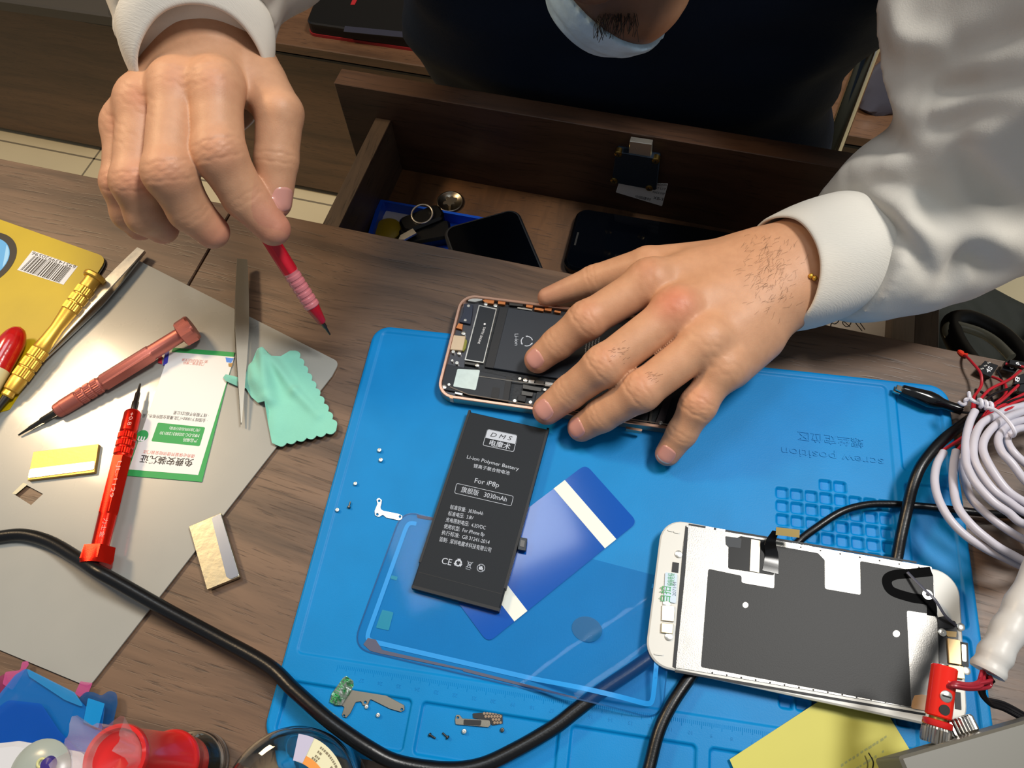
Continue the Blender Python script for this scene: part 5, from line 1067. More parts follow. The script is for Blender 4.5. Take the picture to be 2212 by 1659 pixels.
# ---------------------------------------------------------------- the person: hands, sleeves, vest, head
class Field:
    def __init__(s, lo, hi, h):
        s.lo = np.array(lo, float); s.h = h; s.n = np.ceil((np.array(hi) - s.lo) / h).astype(int) + 1
        s.a = np.full(s.n, 30., np.float32)
    def blk(s, lo, hi):
        i0 = np.clip(np.floor((np.array(lo) - s.lo) / s.h).astype(int), 0, s.n - 1); i1 = np.clip(np.ceil((np.array(hi) - s.lo) / s.h).astype(int) + 1, 1, s.n)
        ax = [(s.lo[k] + s.h * np.arange(i0[k], i1[k])).astype(np.float32) for k in range(3)]
        return tuple(slice(i0[k], i1[k]) for k in range(3)), ax[0][:, None, None], ax[1][None, :, None], ax[2][None, None, :]
    @staticmethod
    def smin(a, b, k):
        if k <= 0: return np.minimum(a, b)
        h = np.clip(.5 + .5 * (b - a) / k, 0, 1); return b + (a - b) * h - k * h * (1 - h)
    def cone(s, a, b, ra, rb, k=3., sub_=False):
        a, b = np.array(a, float), np.array(b, float); m = max(ra, rb) + k + 4
        sl, X, Y, Z = s.blk(np.minimum(a, b) - m, np.maximum(a, b) + m); d = b - a; L = max(d @ d, 1e-9)
        t = np.clip(((X - a[0]) * d[0] + (Y - a[1]) * d[1] + (Z - a[2]) * d[2]) / L, 0, 1)
        q = np.sqrt((X - a[0] - t * d[0]) ** 2 + (Y - a[1] - t * d[1]) ** 2 + (Z - a[2] - t * d[2]) ** 2) - (ra + (rb - ra) * t)
        s.a[sl] = -Field.smin(-s.a[sl], q, k) if sub_ else Field.smin(s.a[sl], q, k); return s
    def ell(s, c, r, k=6., R=None):
        c = np.array(c, float); m = max(r) + k + 4; sl, X, Y, Z = s.blk(c - m, c + m); P = [X - c[0], Y - c[1], Z - c[2]]
        if R is not None: P = [P[0] * R[j][0] + P[1] * R[j][1] + P[2] * R[j][2] for j in range(3)]
        q = np.sqrt((P[0] / r[0]) ** 2 + (P[1] / r[1]) ** 2 + (P[2] / r[2]) ** 2); q = (q - 1) * min(r) * np.clip(.6 + .4 * q, .6, 1.3)
        s.a[sl] = Field.smin(s.a[sl], q.astype(np.float32), k); return s
    def merge(s, o, k):
        s.a = Field.smin(s.a, o.a, k); return s
    def chain(s, J, R, k=3.):
        for i in range(len(J) - 1): s.cone(J[i], J[i + 1], R[i], R[i + 1], k)
        return s
    def crease(s, J, axis, nrm_, depth, sig, rad, wob=0., offs=(0,)):
        axis = nrm(axis); n_ = nrm(np.array(nrm_) - axis * (axis @ nrm_)); sd = np.cross(axis, n_); J = np.array(J)
        sl, X, Y, Z = s.blk(J - rad * 1.6, J + rad * 1.6); P = (X - J[0], Y - J[1], Z - J[2]); dt = lambda v: P[0] * v[0] + P[1] * v[1] + P[2] * v[2]
        A, N, S = dt(axis), dt(n_), dt(sd); w_ = 1 / (1 + np.exp(-(N - .15 * rad) / (.12 * rad))) * np.exp(-(S / (rad * .8)) ** 4)
        tot = 0
        for i, o in enumerate(offs):
            cur = o * (1 - .35 * (S / rad) ** 2) + wob * np.sin(S * .9 + i * 2.1); tot = tot + np.exp(-((A - cur) / sig) ** 2) * (1 if i % 2 == 0 else .7)
        s.a[sl] += (depth * tot * w_).astype(np.float32); return s
    def mesh(s):
        g = openvdb.FloatGrid(background=30.); g.copyFromArray(s.a)
        p, q = g.convertToQuads(0.); return p.astype(float) * s.h + s.lo, [list(map(int, f)) for f in q]

def smooth_mesh(v, f, it=2, lam=.5):
    f = np.array(f); e = np.concatenate([f[:, [0, 1]], f[:, [1, 2]], f[:, [2, 3]], f[:, [3, 0]]]); e = np.concatenate([e, e[:, ::-1]])
    cnt = np.bincount(e[:, 0], minlength=len(v))[:, None]
    for _ in range(it):
        acc = np.zeros_like(v); 
        for k in range(3): acc[:, k] = np.bincount(e[:, 0], weights=v[e[:, 1], k], minlength=len(v))
        v = v + lam * (acc / np.maximum(cnt, 1) - v)
    return v
CAMP = np.array([0, 0, CH])
SK = np.array(lin('#c79674')[:3]); SKR = np.array(lin('#cf6a52')[:3]); SKT = np.array(lin('#b87866')[:3]); SKD = np.array(lin('#8a5238')[:3])
parts = []                                               # (verts, faces, colours) of the continuous body mesh
def hand(lo, hi, fingers, palm, wrist, dorsal, red, h=.8, forearm=()):
    F = Field(lo, hi, h)
    for nm, J, R in fingers:
        J = [at(*j) for j in J]; f = Field(lo, hi, h)
        f.chain(J, R, 2.5)
        ax = [nrm(J[i + 1] - J[i]) for i in range(len(J) - 1)]
        dn = lambda i: nrm(dorsal - ax[i] * (ax[i] @ dorsal))
        if nm != 'thumb':
            p, d_ = 1, 2
            f.cone(J[1] + dn(1) * .9, J[1] + dn(1) * .9 + ax[1] * 1, R[1] * .95, R[1] * .93, 5)
            f.crease(J[1], ax[0] + ax[1], dn(1), .55, .75, R[1] * 1.25, .35, (-4.6, -2.2, 0, 2.3, 4.8))
            f.crease(J[2], ax[1] + ax[-1], dn(2), .38, .6, R[2] * 1.2, .25, (-1.8, .2, 2.0))
        else:
            f.crease(J[-2], ax[-2] + ax[-1], dn(-1), .5, .7, R[-2] * 1.2, .3, (-2.4, 0, 2.4))
        F.merge(f, .9 if nm != 'thumb' else 2.5)
    Pm = Field(lo, hi, h)
    for a, b, ra, rb in palm: Pm.cone(at(*a), at(*b), ra, rb, 12)
    for a, b, ra, rb in forearm: Pm.cone(at(*a), at(*b), ra, rb, 16)
    F.merge(Pm, 6)
    for nm, J, R in fingers:                              # knuckles and tendons
        if nm == 'thumb': continue
        J0, J1 = at(*J[0]), at(*J[1]); W = at(*wrist); a_ = nrm(J0 - W); dn_ = nrm(dorsal - a_ * (a_ @ dorsal))
        F.cone(J0 + dn_ * (R[0] * .1), J0 + dn_ * (R[0] * .1) + a_ * 2, R[0] * .9, R[0] * .86, 8)
        F.crease(J0 + a_ * 5, a_, dn_, .22, .9, R[0] * 1.5, .8, (-4, 0, 4))
    v, f = F.mesh(); v = smooth_mesh(v, f, 2, .45)
    base = SK * (1 + .05 * np.array([noise.noise(Vector(p * .06)) for p in v])[:, None])
    col = base.copy()
    for (c, r, amt, tgt) in red:
        d = np.linalg.norm(v - np.array(c), axis=1)[:, None]; w_ = amt * np.exp(-(d / r) ** 2); col = col * (1 - w_) + tgt * w_
    for nm, J, R in fingers:
        t0, t1 = at(*J[-2]), at(*J[-1]); L = np.linalg.norm(t1 - t0); s_ = (v - t0) @ nrm(t1 - t0); d = np.linalg.norm(v - t1, axis=1)
        w_ = (.45 * np.clip((s_ / L - .3), 0, 1) * (d < 24))[:, None]; col = col * (1 - w_) + SKT * w_
    parts.append((v, f, col)); bv = BVHTree.FromPolygons([Vector(p) for p in v], f)
    return v, f, bv

person = thing('person', 'person in white sweatshirt and dark vest leaning over the desk with a screwdriver', 'person', (-60, 480, -750))
nailm = mat('fingernail', '#c98f82', .28, coat=.3); nailw = mat('nail_edge', '#dccdbd', .4)
def nail(bv, J, R, n_dir, wid=10.2, ln=11.5, back=5.5, edge=0, tw=0.):
    a, b = at(*J[-2]), at(*J[-1]); ax = nrm(b - a); n_ = nrm(n_dir - ax * (ax @ n_dir)); sd = np.cross(ax, n_)
    if tw: n_ = nrm(n_ + sd * tw); sd = np.cross(ax, n_)
    r = R[-1]; c = b + ax * (r * .42 - ln * .5 + 1.2); N1, N2 = 14, 12; v = []; f = []
    for i in range(N1 + 1):
        for j in range(N2 + 1):
            s, t = -1 + 2 * i / N1, -1 + 2 * j / N2; sx = s * math.sqrt(1 - t * t * .42); ty = t * math.sqrt(1 - s * s * .38)
            p0 = c + ax * sx * ln * .5 + sd * ty * wid * .5 + n_ * (r * 1.8); hit = bv.ray_cast(Vector(p0), Vector(-n_), 60)
            q = np.array(hit[0]) if hit[0] is not None else c + n_ * r
            e = max(abs(s), abs(t)); q = q + n_ * (.42 if e < .93 else -.25); v.append(q)
    for i in range(N1):
        for j in range(N2): f.append([i * (N2 + 1) + j, (i + 1) * (N2 + 1) + j, (i + 1) * (N2 + 1) + j + 1, i * (N2 + 1) + j + 1])
    v = np.array(v); o = mkobj('fingernail', v, f, [nailm, nailw], person, True, angle=180)
    if edge:
        for k, pl_ in enumerate(o.data.polygons):
            if k // N2 >= N1 - edge: pl_.material_index = 1
    return o

# left hand (the person's), resting on the opened phone
UP = np.array([0, 0, 1.])
LF = [('thumb', [(1590, 566, 40), (1400, 574, 40), (1285, 606, 25), (1182, 642, 14)], [15, 12, 10, 6.4]),
      ('index', [(1405, 608, 52), (1268, 692, 43), (1205, 742, 29), (1162, 777, 20)], [12.2, 11.1, 9.9, 8.5]),
      ('middle', [(1462, 672, 57), (1306, 790, 47), (1230, 848, 29), (1182, 886, 19.5)], [12.4, 11.5, 10.1, 8.8]),
      ('ring', [(1525, 738, 55), (1385, 845, 43), (1300, 897, 25), (1256, 924, 14.5)], [12, 11.1, 9.8, 8.4]),
      ('pinky', [(1562, 792, 47), (1508, 875, 37), (1473, 935, 24), (1442, 980, 13)], [10.8, 9.7, 8.6, 7.3])]
LP = [((1640, 562, 48), (1405, 608, 51), 16.5, 12), ((1655, 590, 50), (1462, 672, 55), 17.5, 12.4), ((1670, 628, 49), (1525, 738, 53), 17.5, 12), ((1683, 650, 45), (1562, 792, 46), 16.5, 11), ((1640, 735, 38), (1580, 800, 38), 13, 10), ((1590, 566, 40), (1560, 600, 44), 15, 14), ((1500, 590, 42), (1500, 700, 40), 13, 14)]
LA = [((1668, 567, 48), (1760, 525, 52), 18.5, 20), ((1698, 633, 46), (1790, 595, 50), 18, 20), ((1760, 555, 50), (1980, 460, 60), 22, 30)]
redL = [(at(1446, 660, 66), 10, .5, SKR), (at(1472, 656, 66), 9, .4, SKR), (at(1398, 592, 60), 7, .35, SKR)] + [(at(*J[1]) + UP * 8, 7, .25, SKR) for _, J, _ in LF[1:]]
allp = np.array([at(*j) for _, J, _ in LF for j in J] + [at(*p[0]) for p in LA] + [at(*p[1]) for p in LA])
lv, lf, lb = hand(allp.min(0) - 30, allp.max(0) + 30, LF, LP, (1690, 600, 50), UP, redL, forearm=LA)
nl = [(1, .35, 0), (2, .3, 0), (3, .3, 0), (4, .1, 2)]
for i, tw, ed in nl:
    nm, J, R = LF[i]; nd = nrm(CAMP - at(*J[-1])); nail(lb, J, R, nrm(UP * .5 + nd * .5), wid=2 * R[-1] * .74, ln=11.5 if i else 12, edge=ed, tw=0 if i else -.9)

# right hand, raised and holding the red screwdriver
RFN = [('thumb', [(530, 125, 130), (604, 245, 128), (597, 345, 114), (592, 435, 100)], [16, 13, 12, 10]),
      ('index', [(465, 190, 146), (472, 330, 134), (528, 425, 112), (590, 494, 97)], [14, 13.6, 12, 9.6]),
      ('middle', [(382, 187, 146), (366, 372, 134), (410, 455, 112), (458, 500, 98)], [13.6, 13.2, 11.6, 9.6]),
      ('ring', [(308, 217, 138), (292, 392, 122), (315, 465, 104), (350, 492, 93)], [12.8, 12.2, 11, 9.2]),
      ('pinky', [(272, 268, 126), (264, 395, 112), (279, 460, 98), (302, 488, 88)], [11.4, 10.8, 9.8, 8.4])]
RP = [((475, 115, 140), (465, 190, 143), 17, 14), ((445, 110, 142), (382, 187, 143), 17, 13.6), ((410, 115, 140), (308, 217, 135), 16, 12.8), ((385, 140, 134), (272, 268, 124), 15, 11), ((505, 120, 132), (560, 180, 128), 15, 13), ((350, 240, 124), (320, 330, 112), 12, 10), ((440, 230, 130), (460, 260, 128), 14, 12)]
RA = [((412, 110, 140), (395, 10, 154), 16.5, 20), ((485, 100, 138), (470, 0, 152), 16.5, 20), ((438, 50, 146), (425, -160, 178), 22, 30)]
camd = nrm(CAMP - at(450, 300, 120))
redR = [(at(*J[0]) + camd * 10, 7, .4, SKR) for _, J, _ in RFN[1:]] + [(at(*J[1]) + camd * 8, 8, .35, SKR) for _, J, _ in RFN[1:]] + [(at(*J[-1]), 12, .35, SKR) for _, J, _ in RFN[1:3]]
allp = np.array([at(*j) for _, J, _ in RFN for j in J] + [at(*p[0]) for p in RA] + [at(*p[1]) for p in RA])
rv, rf_, rb_ = hand(allp.min(0) - 34, allp.max(0) + 34, RFN, RP, (440, 70, 148), camd, redR, forearm=RA)
nm, J, R = RFN[0]; nail(rb_, J, R, camd, wid=14, ln=14, tw=-.55)

# held screwdriver
tipP, midP = at(713, 723, 24), at(598, 540, 74); ax = nrm(midP - tipP); k = np.linalg.norm(midP - tipP); endP = midP + ax * 42
t = thing('screwdriver', 'red screwdriver with a translucent collar held in the raised hand', 'screwdriver', tuple(tipP)); T = frame(tipP, ax, (0, -1, .3)); L = k + 42; print('held', k)
G().rod([(0, .5, 'r'), (5, .9, 'r'), (6, 1.3, 'r'), (12, 1.4, 'r')], T, 20).obj('bit', M['dsteel'], t, True)
G().rod([(9, 1.8, 'r'), (10, 2.6, 'r'), (21, 4.2, 'r'), (22, 4.4, 'r')], T, 40).obj('red_nose', mat('deep_red_plastic', '#b00f24', .3), t, True)
pf = [(21.5, 4.6, 'r')]
for i in range(6): pf += [(22 + i * 4, 4.9, 'r'), (24 + i * 4, 4.9, 'r'), (24.6 + i * 4, 4.4, 'r'), (25.4 + i * 4, 4.4, 'r')]
pf.append((46.5, 4.7, 'r'))
G().rod(pf, T, 40).obj('collar', mat('pink_translucent_collar', '#c9767c', .3, coat=.3), t, True, angle=30)
G().rod([(46.5, 4.4, 'r'), (47, 4.9, 'h'), (L - 3, 4.9, 'h'), (L, 4.2, 'r')], T, 48).obj('red_barrel', mat('bright_red_barrel', '#c4152b', .3), t, True)

# head and neck, torso core and upper arms of the body mesh
Bf = Field((-420, 280, -150), (330, 720, 420), 4.)
Bf.ell((-62, 408, 275), (76, 96, 100), 10).cone((-58, 398, 196), (-58, 388, 168), 57, 40, 20).cone((-64, 470, 205), (-72, 520, 150), 54, 58, 20)
Bf.cone((-62, 322, 262), (-62, 312, 240), 8, 12, 10).cone((-62, 330, 218), (-62, 328, 210), 20, 18, 14)                # nose, lips
for sx in (-1, 1): Bf.ell((-62 + sx * 76, 420, 260), (7, 18, 28), 6)                                                     # ears
Bf.ell((-75, 600, 60), (150, 85, 130), 20).ell((-75, 620, -60), (140, 85, 90), 30)
LE, LS, RE, RS = (250, 418, 86), (150, 550, 200), (-330, 515, 215), (-260, 560, 190)
Bf.cone(LE, LS, 36, 46, 20).cone(LS, (-20, 590, 140), 46, 60, 20).cone(at(1900, 480, 60), LE, 30, 36, 10)
Bf.cone(RE, RS, 36, 44, 20).cone(RS, (-140, 590, 140), 44, 60, 20).cone(at(432, -60, 166), RE, 28, 36, 10)
bv_, bf_ = Bf.mesh(); bv_ = smooth_mesh(bv_, bf_, 3)
c_ = np.tile(SK, (len(bv_), 1))
BEARD_SHADE = np.array(lin('#2a1d1c')[:3])  # stubble colour, also painting in the shade over this side of the face
fr = np.clip((405 - bv_[:, 1]) / 20, 0, 1) * np.clip((232 - bv_[:, 2]) / 10, 0, 1) * np.clip((-22 - bv_[:, 0] + (bv_[:, 2] - 160) * .35) / 14, 0, 1) * np.clip((bv_[:, 2] - 128) / 8, 0, 1)
c_ = c_ * (1 - fr[:, None] * .85) + BEARD_SHADE * fr[:, None] * .85
parts.append((bv_, bf_, c_))
V = []; Fc = []; Cc_ = []; n0 = 0
for v, f, c in parts: V.append(v); Fc += [[i + n0 for i in q] for q in f]; Cc_.append(c); n0 += len(v)
M['skin'] = mat('skin', SK.tolist(), .48, vcol=True, var=.07, vscale=180, bump=.22, bscale=1100, sss=.12, spec=.4)
mkobj('body', np.concatenate(V), Fc, M['skin'], person, True, col=np.concatenate(Cc_), angle=180)
hb = BVHTree.FromPolygons([Vector(p) for p in bv_], bf_)
# hair cap
Hf = Field((-170, 290, 200), (50, 540, 400), 4.); Hf.ell((-62, 418, 292), (84, 102, 98), 5); Hf.ell((-62, 310, 262), (70, 40, 60), 8) if False else None
sl, X, Y, Z = Hf.blk((-170, 290, 200), (50, 540, 400)); Hf.a[sl] = np.maximum(Hf.a[sl], (-(Z - 262) - (Y - 340) * .9) * .7)
hv, hf = Hf.mesh(); mkobj('hair', smooth_mesh(hv, hf, 2), hf, mat('black_hair', '#0d0a09', .4, bump=.8, bscale=300), person, True, angle=180)
# face mask pulled under the chin
Mf = Field((-150, 320, 110), (40, 470, 260), 2.); Mf.cone((-58, 398, 196), (-58, 388, 168), 60, 43, 20)
sl, X, Y, Z = Mf.blk((-150, 320, 110), (40, 470, 260)); pl1 = (X + 58) * .55 + (Z - 160) * .8 + (Y - 355) * .10; pl2 = (Y - 420) + 0 * X + 0 * Z
wr = .9 * np.sin(X * .35 + Z * .5) * np.cos(Y * .22) 
Mf.a[sl] = np.maximum(np.maximum(Mf.a[sl] + wr * .8, pl1), pl2)
mv, mf_ = Mf.mesh(); mkobj('face_mask', smooth_mesh(mv, mf_, 2), mf_, mat('pale_blue_mask', '#a9c6dc', .6, var=.15, vscale=90, bump=.5, bscale=350), person, True, angle=180)
# goatee strands over the mask edge
rnd = random.Random(9); g = G()
for k_ in range(60):
    x, y = rnd.uniform(1290, 1375), rnd.uniform(28, 44); r0 = hb.ray_cast(Vector(CAMP), Vector(ray(x, y)), 3000)
    if r0[0] is None: continue
    p = np.array(r0[0]); d_ = nrm(CAMP - p); L = rnd.uniform(6, 11); q1 = p + d_ * 5 + np.array([rnd.uniform(-2, 2), -1.5, -L * .5]); q2 = q1 + np.array([rnd.uniform(-2, 2), -.5, -L * .6]); g.tube([p, q1, q2], .16, 4)
g.obj('beard_hair', mat('beard_strands', '#15100f', .5), person)['kind'] = 'stuff'

# wrist hair
rnd = random.Random(2); g = G()
for k_ in range(230):
    x, y = rnd.gauss(1668, 34), rnd.gauss(580, 50)
    if not (1600 < x < 1755 and 505 < y < 690): continue
    r0 = lb.ray_cast(Vector(CAMP), Vector(ray(x, y)), 2000)
    if r0[0] is None: continue
    p = np.array(r0[0]); n_ = np.array(r0[1]); a_ = rnd.gauss(0, .35); d_ = nrm(np.array([-.45, -.85, 0]) + np.array([a_, -a_ * .6, 0])); d_ = nrm(d_ - n_ * (d_ @ n_)); L = rnd.uniform(2.5, 6)
    g.tube([p - n_ * .2, p + n_ * .45 + d_ * L * .4, p + n_ * .35 + d_ * L * .75 + np.array([a_, 0, 0]), p + n_ * .1 + d_ * L], .04, 3)
for k_ in range(40):
    i = rnd.choice((2, 3)); nm, J, R = LF[i]; x = J[1][0] + rnd.gauss(34, 12); y = J[1][1] - 12 + rnd.gauss(-18, 9); r0 = lb.ray_cast(Vector(CAMP), Vector(ray(x, y)), 2000)
    if r0[0] is None: continue
    p = np.array(r0[0]); n_ = np.array(r0[1]); d_ = nrm(np.array([-.8, -.5, 0]) + np.array([rnd.uniform(-.5, .5), 0, 0])); L = rnd.uniform(1.5, 3.4); g.tube([p - n_ * .2, p + n_ * .3 + d_ * L * .5, p + n_ * .1 + d_ * L], .05, 3)
g.obj('arm_hair', mat('arm_hair', '#2c1c14', .6), person)['kind'] = 'stuff'

# gold bracelet under the cuff
ct = at(1745, 588, 50); axb = nrm(at(1820, 553, 54) - ct); Tb = frame(ct + axb * 6, axb, (.35, 0, 1)); g = G(Tb)
g.tube([(0, 31 * math.cos(t_), 25 * math.sin(t_)) for t_ in np.linspace(0, 6.28, 60, endpoint=False)], .8, 8, closed=True)
br = g.obj('bracelet', M['gold'], person, True)
q = at(1753, 594, 70); g = G()
for k_ in range(2): c0_ = q + np.array([k_ * 2.2, -k_ * 1., -1]); n = 12; g.rod([(-1.5, .5, 'r'), (-.8, 1.4, 'r'), (0, 1.7, 'r'), (.8, 1.4, 'r'), (1.5, .5, 'r')], frame(c0_, (1, 0, 0)), n)
g.obj('bracelet_bead', M['gold'], person, True)

# sweatshirt sleeves
M['knit'] = mat('white_sweatshirt', '#ded7ca', .9, bump=.22, bscale=1300, var=.03, vscale=40)
def tri(p, prims):
    best = 1e9
    for a, b, ra, rb in prims:
        a, b = np.array(a, float), np.array(b, float); d = b - a; t_ = max(0, min(1, (p - a) @ d / (d @ d))); q = np.linalg.norm(p - a - d * t_) - (ra + (rb - ra) * t_); best = min(best, q)
    return best
def onsurf(x, y, prims):
    d = nrm(ray(x, y)); t_ = 80.
    for _ in range(60):
        s = tri(CAMP + d * t_, prims); t_ += s * .9
        if abs(s) < .3 or t_ > 1500: break
    return CAMP + d * t_ if t_ < 1500 else None
def sleeve(prims, folds, lo, hi, h=2.6, k=24, clip=None):
    F = Field(lo, hi, h)
    for a, b, ra, rb in prims: F.cone(a, b, ra, rb, k)
    if clip is not None:
        c_, n_ = clip; sl, X, Y, Z = F.blk(lo, hi); F.a[sl] = np.maximum(F.a[sl], -((X - c_[0]) * n_[0] + (Y - c_[1]) * n_[1] + (Z - c_[2]) * n_[2]))
    v, f = F.mesh(); v = smooth_mesh(v, f, 3); bv = BVHTree.FromPolygons([Vector(p) for p in v], f)
    def normals():
        q = np.array(f); n = np.cross(v[q[:, 2]] - v[q[:, 0]], v[q[:, 3]] - v[q[:, 1]]); N = np.zeros_like(v)
        for k_ in range(4):
            for a in range(3): N[:, a] += np.bincount(q[:, k_], weights=n[:, a], minlength=len(v))
        return N / (np.linalg.norm(N, axis=1)[:, None] + 1e-9)
    N = normals(); D = np.zeros(len(v))
    for A, w_, pts in folds:
        S = []
        for x, y in pts:
            h_ = bv.ray_cast(Vector(CAMP), Vector(ray(x, y)), 3000)
            if h_[0] is not None: S.append(np.array(h_[0]))
        if len(S) < 2: continue
        S = np.array(spline(S, 5)); idx = np.where(((v > S.min(0) - 3 * w_) & (v < S.max(0) + 3 * w_)).all(1))[0]
        if not len(idx): continue
        P = v[idx]; best = np.full(len(idx), 1e9); bt_ = np.zeros(len(idx)); K = len(S) - 1
        for k_ in range(K):
            d = S[k_ + 1] - S[k_]; t_ = np.clip((P - S[k_]) @ d / (d @ d + 1e-9), 0, 1); q = np.linalg.norm(P - S[k_] - t_[:, None] * d, axis=1); m_ = q < best; best = np.where(m_, q, best); bt_ = np.where(m_, (k_ + t_) / K, bt_)
        D[idx] += A * np.exp(-(best / w_) ** 2) * np.sin(np.pi * np.clip(bt_ * .9 + .05, 0, 1)) ** .6
    nz = np.array([noise.noise(Vector(p * .022)) + .4 * noise.noise(Vector(p * .06)) for p in v])
    v = v + N * (D + nz * 2.6)[:, None]
    return smooth_mesh(v, f, 2), f
def cuffax(O, S, W): ax = nrm(S - O); W = nrm(np.array(W, float) - ax * (ax @ W)); return ax, W, np.cross(W, ax)
CL = dict(O=at(1678, 592, 50), S=at(1812, 553, 54), W=(0, 0, 1), a0=35, b0=31, a1=37, b1=37, t0=16, t1=20)
CRR = dict(O=at(441, 165, 141), S=at(430, 80, 152), W=camd, a0=34, b0=29, a1=41, b1=36, t0=27, t1=24)
def cplane(c, back=2.5): ax, W, U = cuffax(c['O'], c['S'], c['W']); n_ = nrm(np.cross(U, W * c['b1'] + ax * c['t1'])); n_ = n_ if n_ @ ax > 0 else -n_; return c['S'] - ax * back, n_
W1 = at(1850, 548, 54)
LSL = [(W1, at(1975, 480, 62), 41, 47), (at(2158, 240, 112), LE, 36, 58), (at(2158, 240, 112), at(2040, 430, 68), 34, 42), (at(1975, 480, 62), LE, 47, 62), (LE, at(2222, 130, 150), 60, 52), (at(2200, -10, 178), LS, 64, 70), (at(2222, 130, 150), at(2200, -10, 178), 52, 62), (LS, (10, 600, 150), 60, 70)]
FL = [(-9, 8, ((2230, 188), (2120, 190), (2040, 192), (1985, 197))), (6, 9, ((2230, 212), (2130, 206), (2060, 220), (2005, 250))), (-5, 6, ((2190, 236), (2100, 244), (2050, 258), (1995, 290))),
      (6, 9, ((1925, 20), (1950, 80), (2005, 112), (2060, 95))), (-6, 8, ((1965, 118), (2015, 132), (2080, 104), (2230, 60))), (5, 10, ((1830, 395), (1900, 372), (1960, 350), (2040, 352), (2110, 390))),
      (-5.5, 6.5, ((1850, 412), (1920, 398), (1985, 412), (2060, 455), (2120, 520))), (4.5, 7, ((1790, 428), (1870, 412), (1940, 440), (1985, 500), (2010, 560))), (-4.5, 5, ((1925, 480), (1965, 530), (2010, 600))),
      (6, 9, ((2212, 548), (2150, 520), (2100, 500), (2040, 490))), (-7, 7.5, ((2140, 585), (2105, 558), (2075, 575), (2040, 628))), (-4, 6, ((1950, 440), (2020, 470), (2090, 530))), (5, 12, ((2120, 300), (2180, 380), (2212, 460))), (-5, 8, ((2070, 300), (2120, 380), (2180, 450)))]
P_ = np.array([p[0] for p in LSL] + [p[1] for p in LSL])
v1, f1 = sleeve(LSL, FL, P_.min(0) - 100, P_.max(0) + 100, clip=cplane(CL))
RSL = [(at(430, 62, 152), at(420, -90, 176), 41, 46), (at(425, -90, 170), RE, 45, 58), (RE, RS, 60, 66), (at(622, -75, 150), RS, 24, 55), (RS, (-130, 590, 150), 66, 88)]
FR_ = [(-5, 6, ((262, 5), (285, 30), (330, 20), (420, -20))), (4, 7, ((250, 40), (262, 70), (300, 50))), (-4, 6, ((590, 0), (560, 30), (580, 90)))]
P_ = np.array([p[0] for p in RSL] + [p[1] for p in RSL]); v2, f2 = sleeve(RSL, FR_, P_.min(0) - 100, P_.max(0) + 100, clip=cplane(CRR))
mkobj('sweatshirt', np.concatenate([v1, v2]), f1 + [[i + len(v1) for i in q] for q in f2], M['knit'], person, True, angle=180)
# ribbed cuffs
def cuff(O, S, W, a0, b0, a1, b1, t0, t1, thick=2.4):
    O, S = np.array(O), np.array(S); ax = nrm(S - O); W = nrm(np.array(W) - ax * (ax @ W)); U = np.cross(W, ax); n = 96; rows = []
    Lc = np.linalg.norm(S - O)
    for i in range(13): s = i / 12; rows.append((s, 0., 1))                    # outside, from opening to seam
    def pt(s, th, inn):
        bul = 1 + .05 * math.sin(math.pi * s); a = (a0 + (a1 - a0) * s) * bul - inn; b = (b0 + (b1 - b0) * s) * bul - inn
        w_ = (1 - s) * 1.; wob = 1 + .012 * math.sin(3 * th + 1) + .008 * math.sin(7 * th)
        return O + ax * (s * Lc + (t0 + (t1 - t0) * s) * math.sin(th)) + U * a * wob * math.cos(th) + W * b * wob * math.sin(th)
    prof = [(.55, thick * 1.1), (.3, thick), (.06, thick), (.0, thick * .75), (-.015, thick * .5), (0, thick * .15), (.03, 0)] + [(i / 12, 0) for i in range(1, 12)] + [(.97, 0), (1.0, .4), (1.04, 1.4), (1.06, 3.2)]
    v = []; f = []
    for s, inn in prof:
        for j in range(n): v.append(pt(s, 2 * math.pi * j / n, inn))
    for i in range(len(prof) - 1):
        for j in range(n): f.append([i * n + j, i * n + (j + 1) % n, (i + 1) * n + (j + 1) % n, (i + 1) * n + j])
    return mkobj('cuff', v, f, M['rib'], person, True, angle=180)
M['rib'] = mat('ribbed_white_knit', '#e0dace', .9, bump=.35, bscale=(300, 2600, 300))
cuff(**CL)
cuff(**CRR)

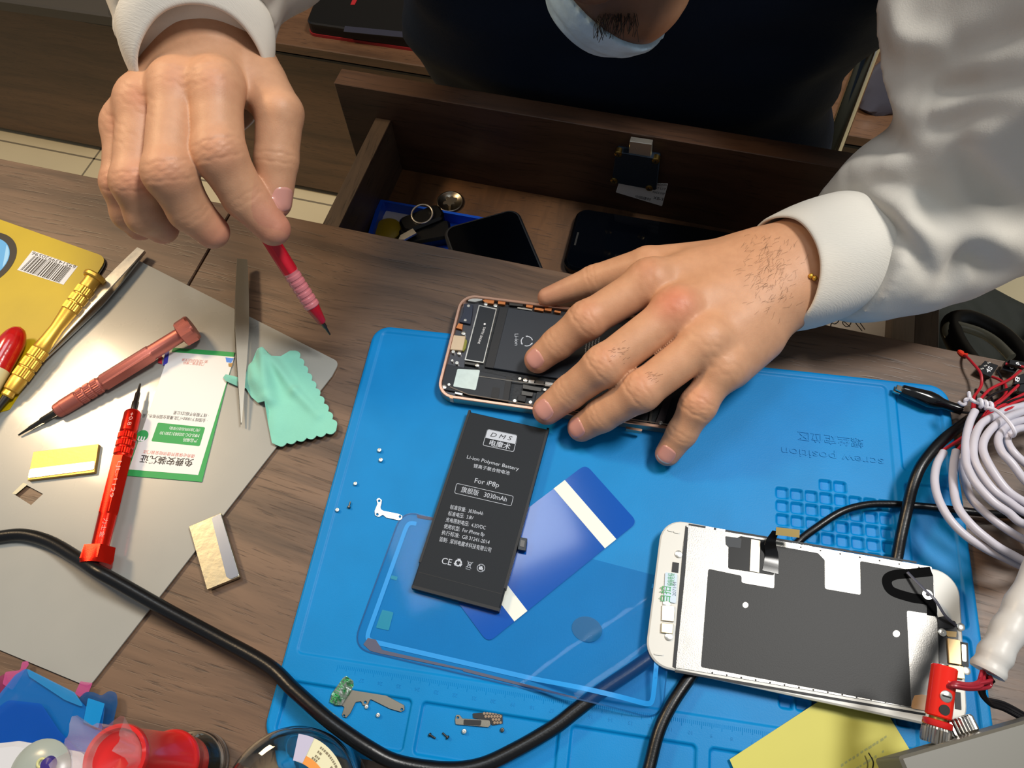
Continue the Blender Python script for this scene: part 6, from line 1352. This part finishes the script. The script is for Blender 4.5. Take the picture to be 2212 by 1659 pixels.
# dark vest
vm = mat('navy_quilted_vest', '#0e1d31', .75, spec=.2, bump=.4, bscale=500, var=.25, vscale=12)
rows = [(-300, -282, 120, 690, 100), (-200, -276, 128, 640, 100), (-126, -252, 128, 608, 98), (-60, -272, 110, 600, 100), (-20, -280, 108, 592, 104), (40, -268, 130, 585, 108), (100, -250, 140, 575, 108), (160, -235, 125, 566, 100), (205, -200, 90, 560, 80), (225, -150, 40, 560, 60)]
v = []; f = []; n = 72
R2 = []
for i in range(len(rows) - 1):
    for s in range(4):
        t_ = s / 4; R2.append([rows[i][k] * (1 - t_) + rows[i + 1][k] * t_ for k in range(5)])
R2.append(list(rows[-1]))
for j, (z, x0, x1, yc, b) in enumerate(R2):
    for i in range(n):
        th = 2 * math.pi * i / n; c, s = math.cos(th), math.sin(th); e = .82; cx = math.copysign(abs(c) ** e, c); sy = math.copysign(abs(s) ** e, s)
        k = 1 + .025 * noise.noise(Vector((c * 2, s * 2, z * .02))) * 2 + .012 * math.sin(z * .11 + 3 * math.sin(th * 2)); cr = .022 * math.exp(-((th - 4.55) / .05) ** 2)
        v.append(((x0 + x1) / 2 + (x1 - x0) / 2 * cx * k, yc + b * sy * (k - cr), z))
for j in range(len(R2) - 1):
    for i in range(n): f.append([j * n + i, j * n + (i + 1) % n, (j + 1) * n + (i + 1) % n, (j + 1) * n + i])
f.append(list(range(n))[::-1]); f.append([(len(R2) - 1) * n + i for i in range(n)])
mkobj('vest', v, f, vm, person, True, angle=180)
# trousers: thighs on the seat, the left one showing at the right below the desk edge
Tf = Field((-330, 250, -430), (470, 800, -60), 4.)
for a, b, ra, rb in (((-180, 700, -230), (-190, 330, -240), 85, 62), ((30, 700, -230), (90, 560, -240), 88, 80), ((90, 560, -240), (340, 440, -215), 80, 64), ((340, 440, -215), (380, 380, -350), 62, 50)): Tf.cone(a, b, ra, rb, 20)
for p0, p1 in (((2060, 640), (2160, 760)), ((2100, 610), (2190, 720)), ((2150, 590), (2212, 690))):
    a, b = at(p0[0], p0[1], -150), at(p1[0], p1[1], -160); Tf.cone(a, b, 8, 10, 10, sub_=True)
tv, tf_ = Tf.mesh(); mkobj('trousers', smooth_mesh(tv, tf_, 3), tf_, mat('dark_olive_trousers', '#22251f', .8, bump=.4, bscale=400), person, True, angle=180)
# shoes and lower legs reach the floor
g = G()
for x, y in ((-190, 330), (380, 370)):
    g.tube([(x, y, -300), (x, y + 10, -500), (x, y + 20, -700)], [50, 46, 40], 20); g.prism(rpoly([(x - 45, y - 110), (x + 45, y - 110), (x + 42, y + 90), (x - 42, y + 90)], 30), -750, -690, bev=14)
g.obj('lower_leg', M['matblack'], person, True)
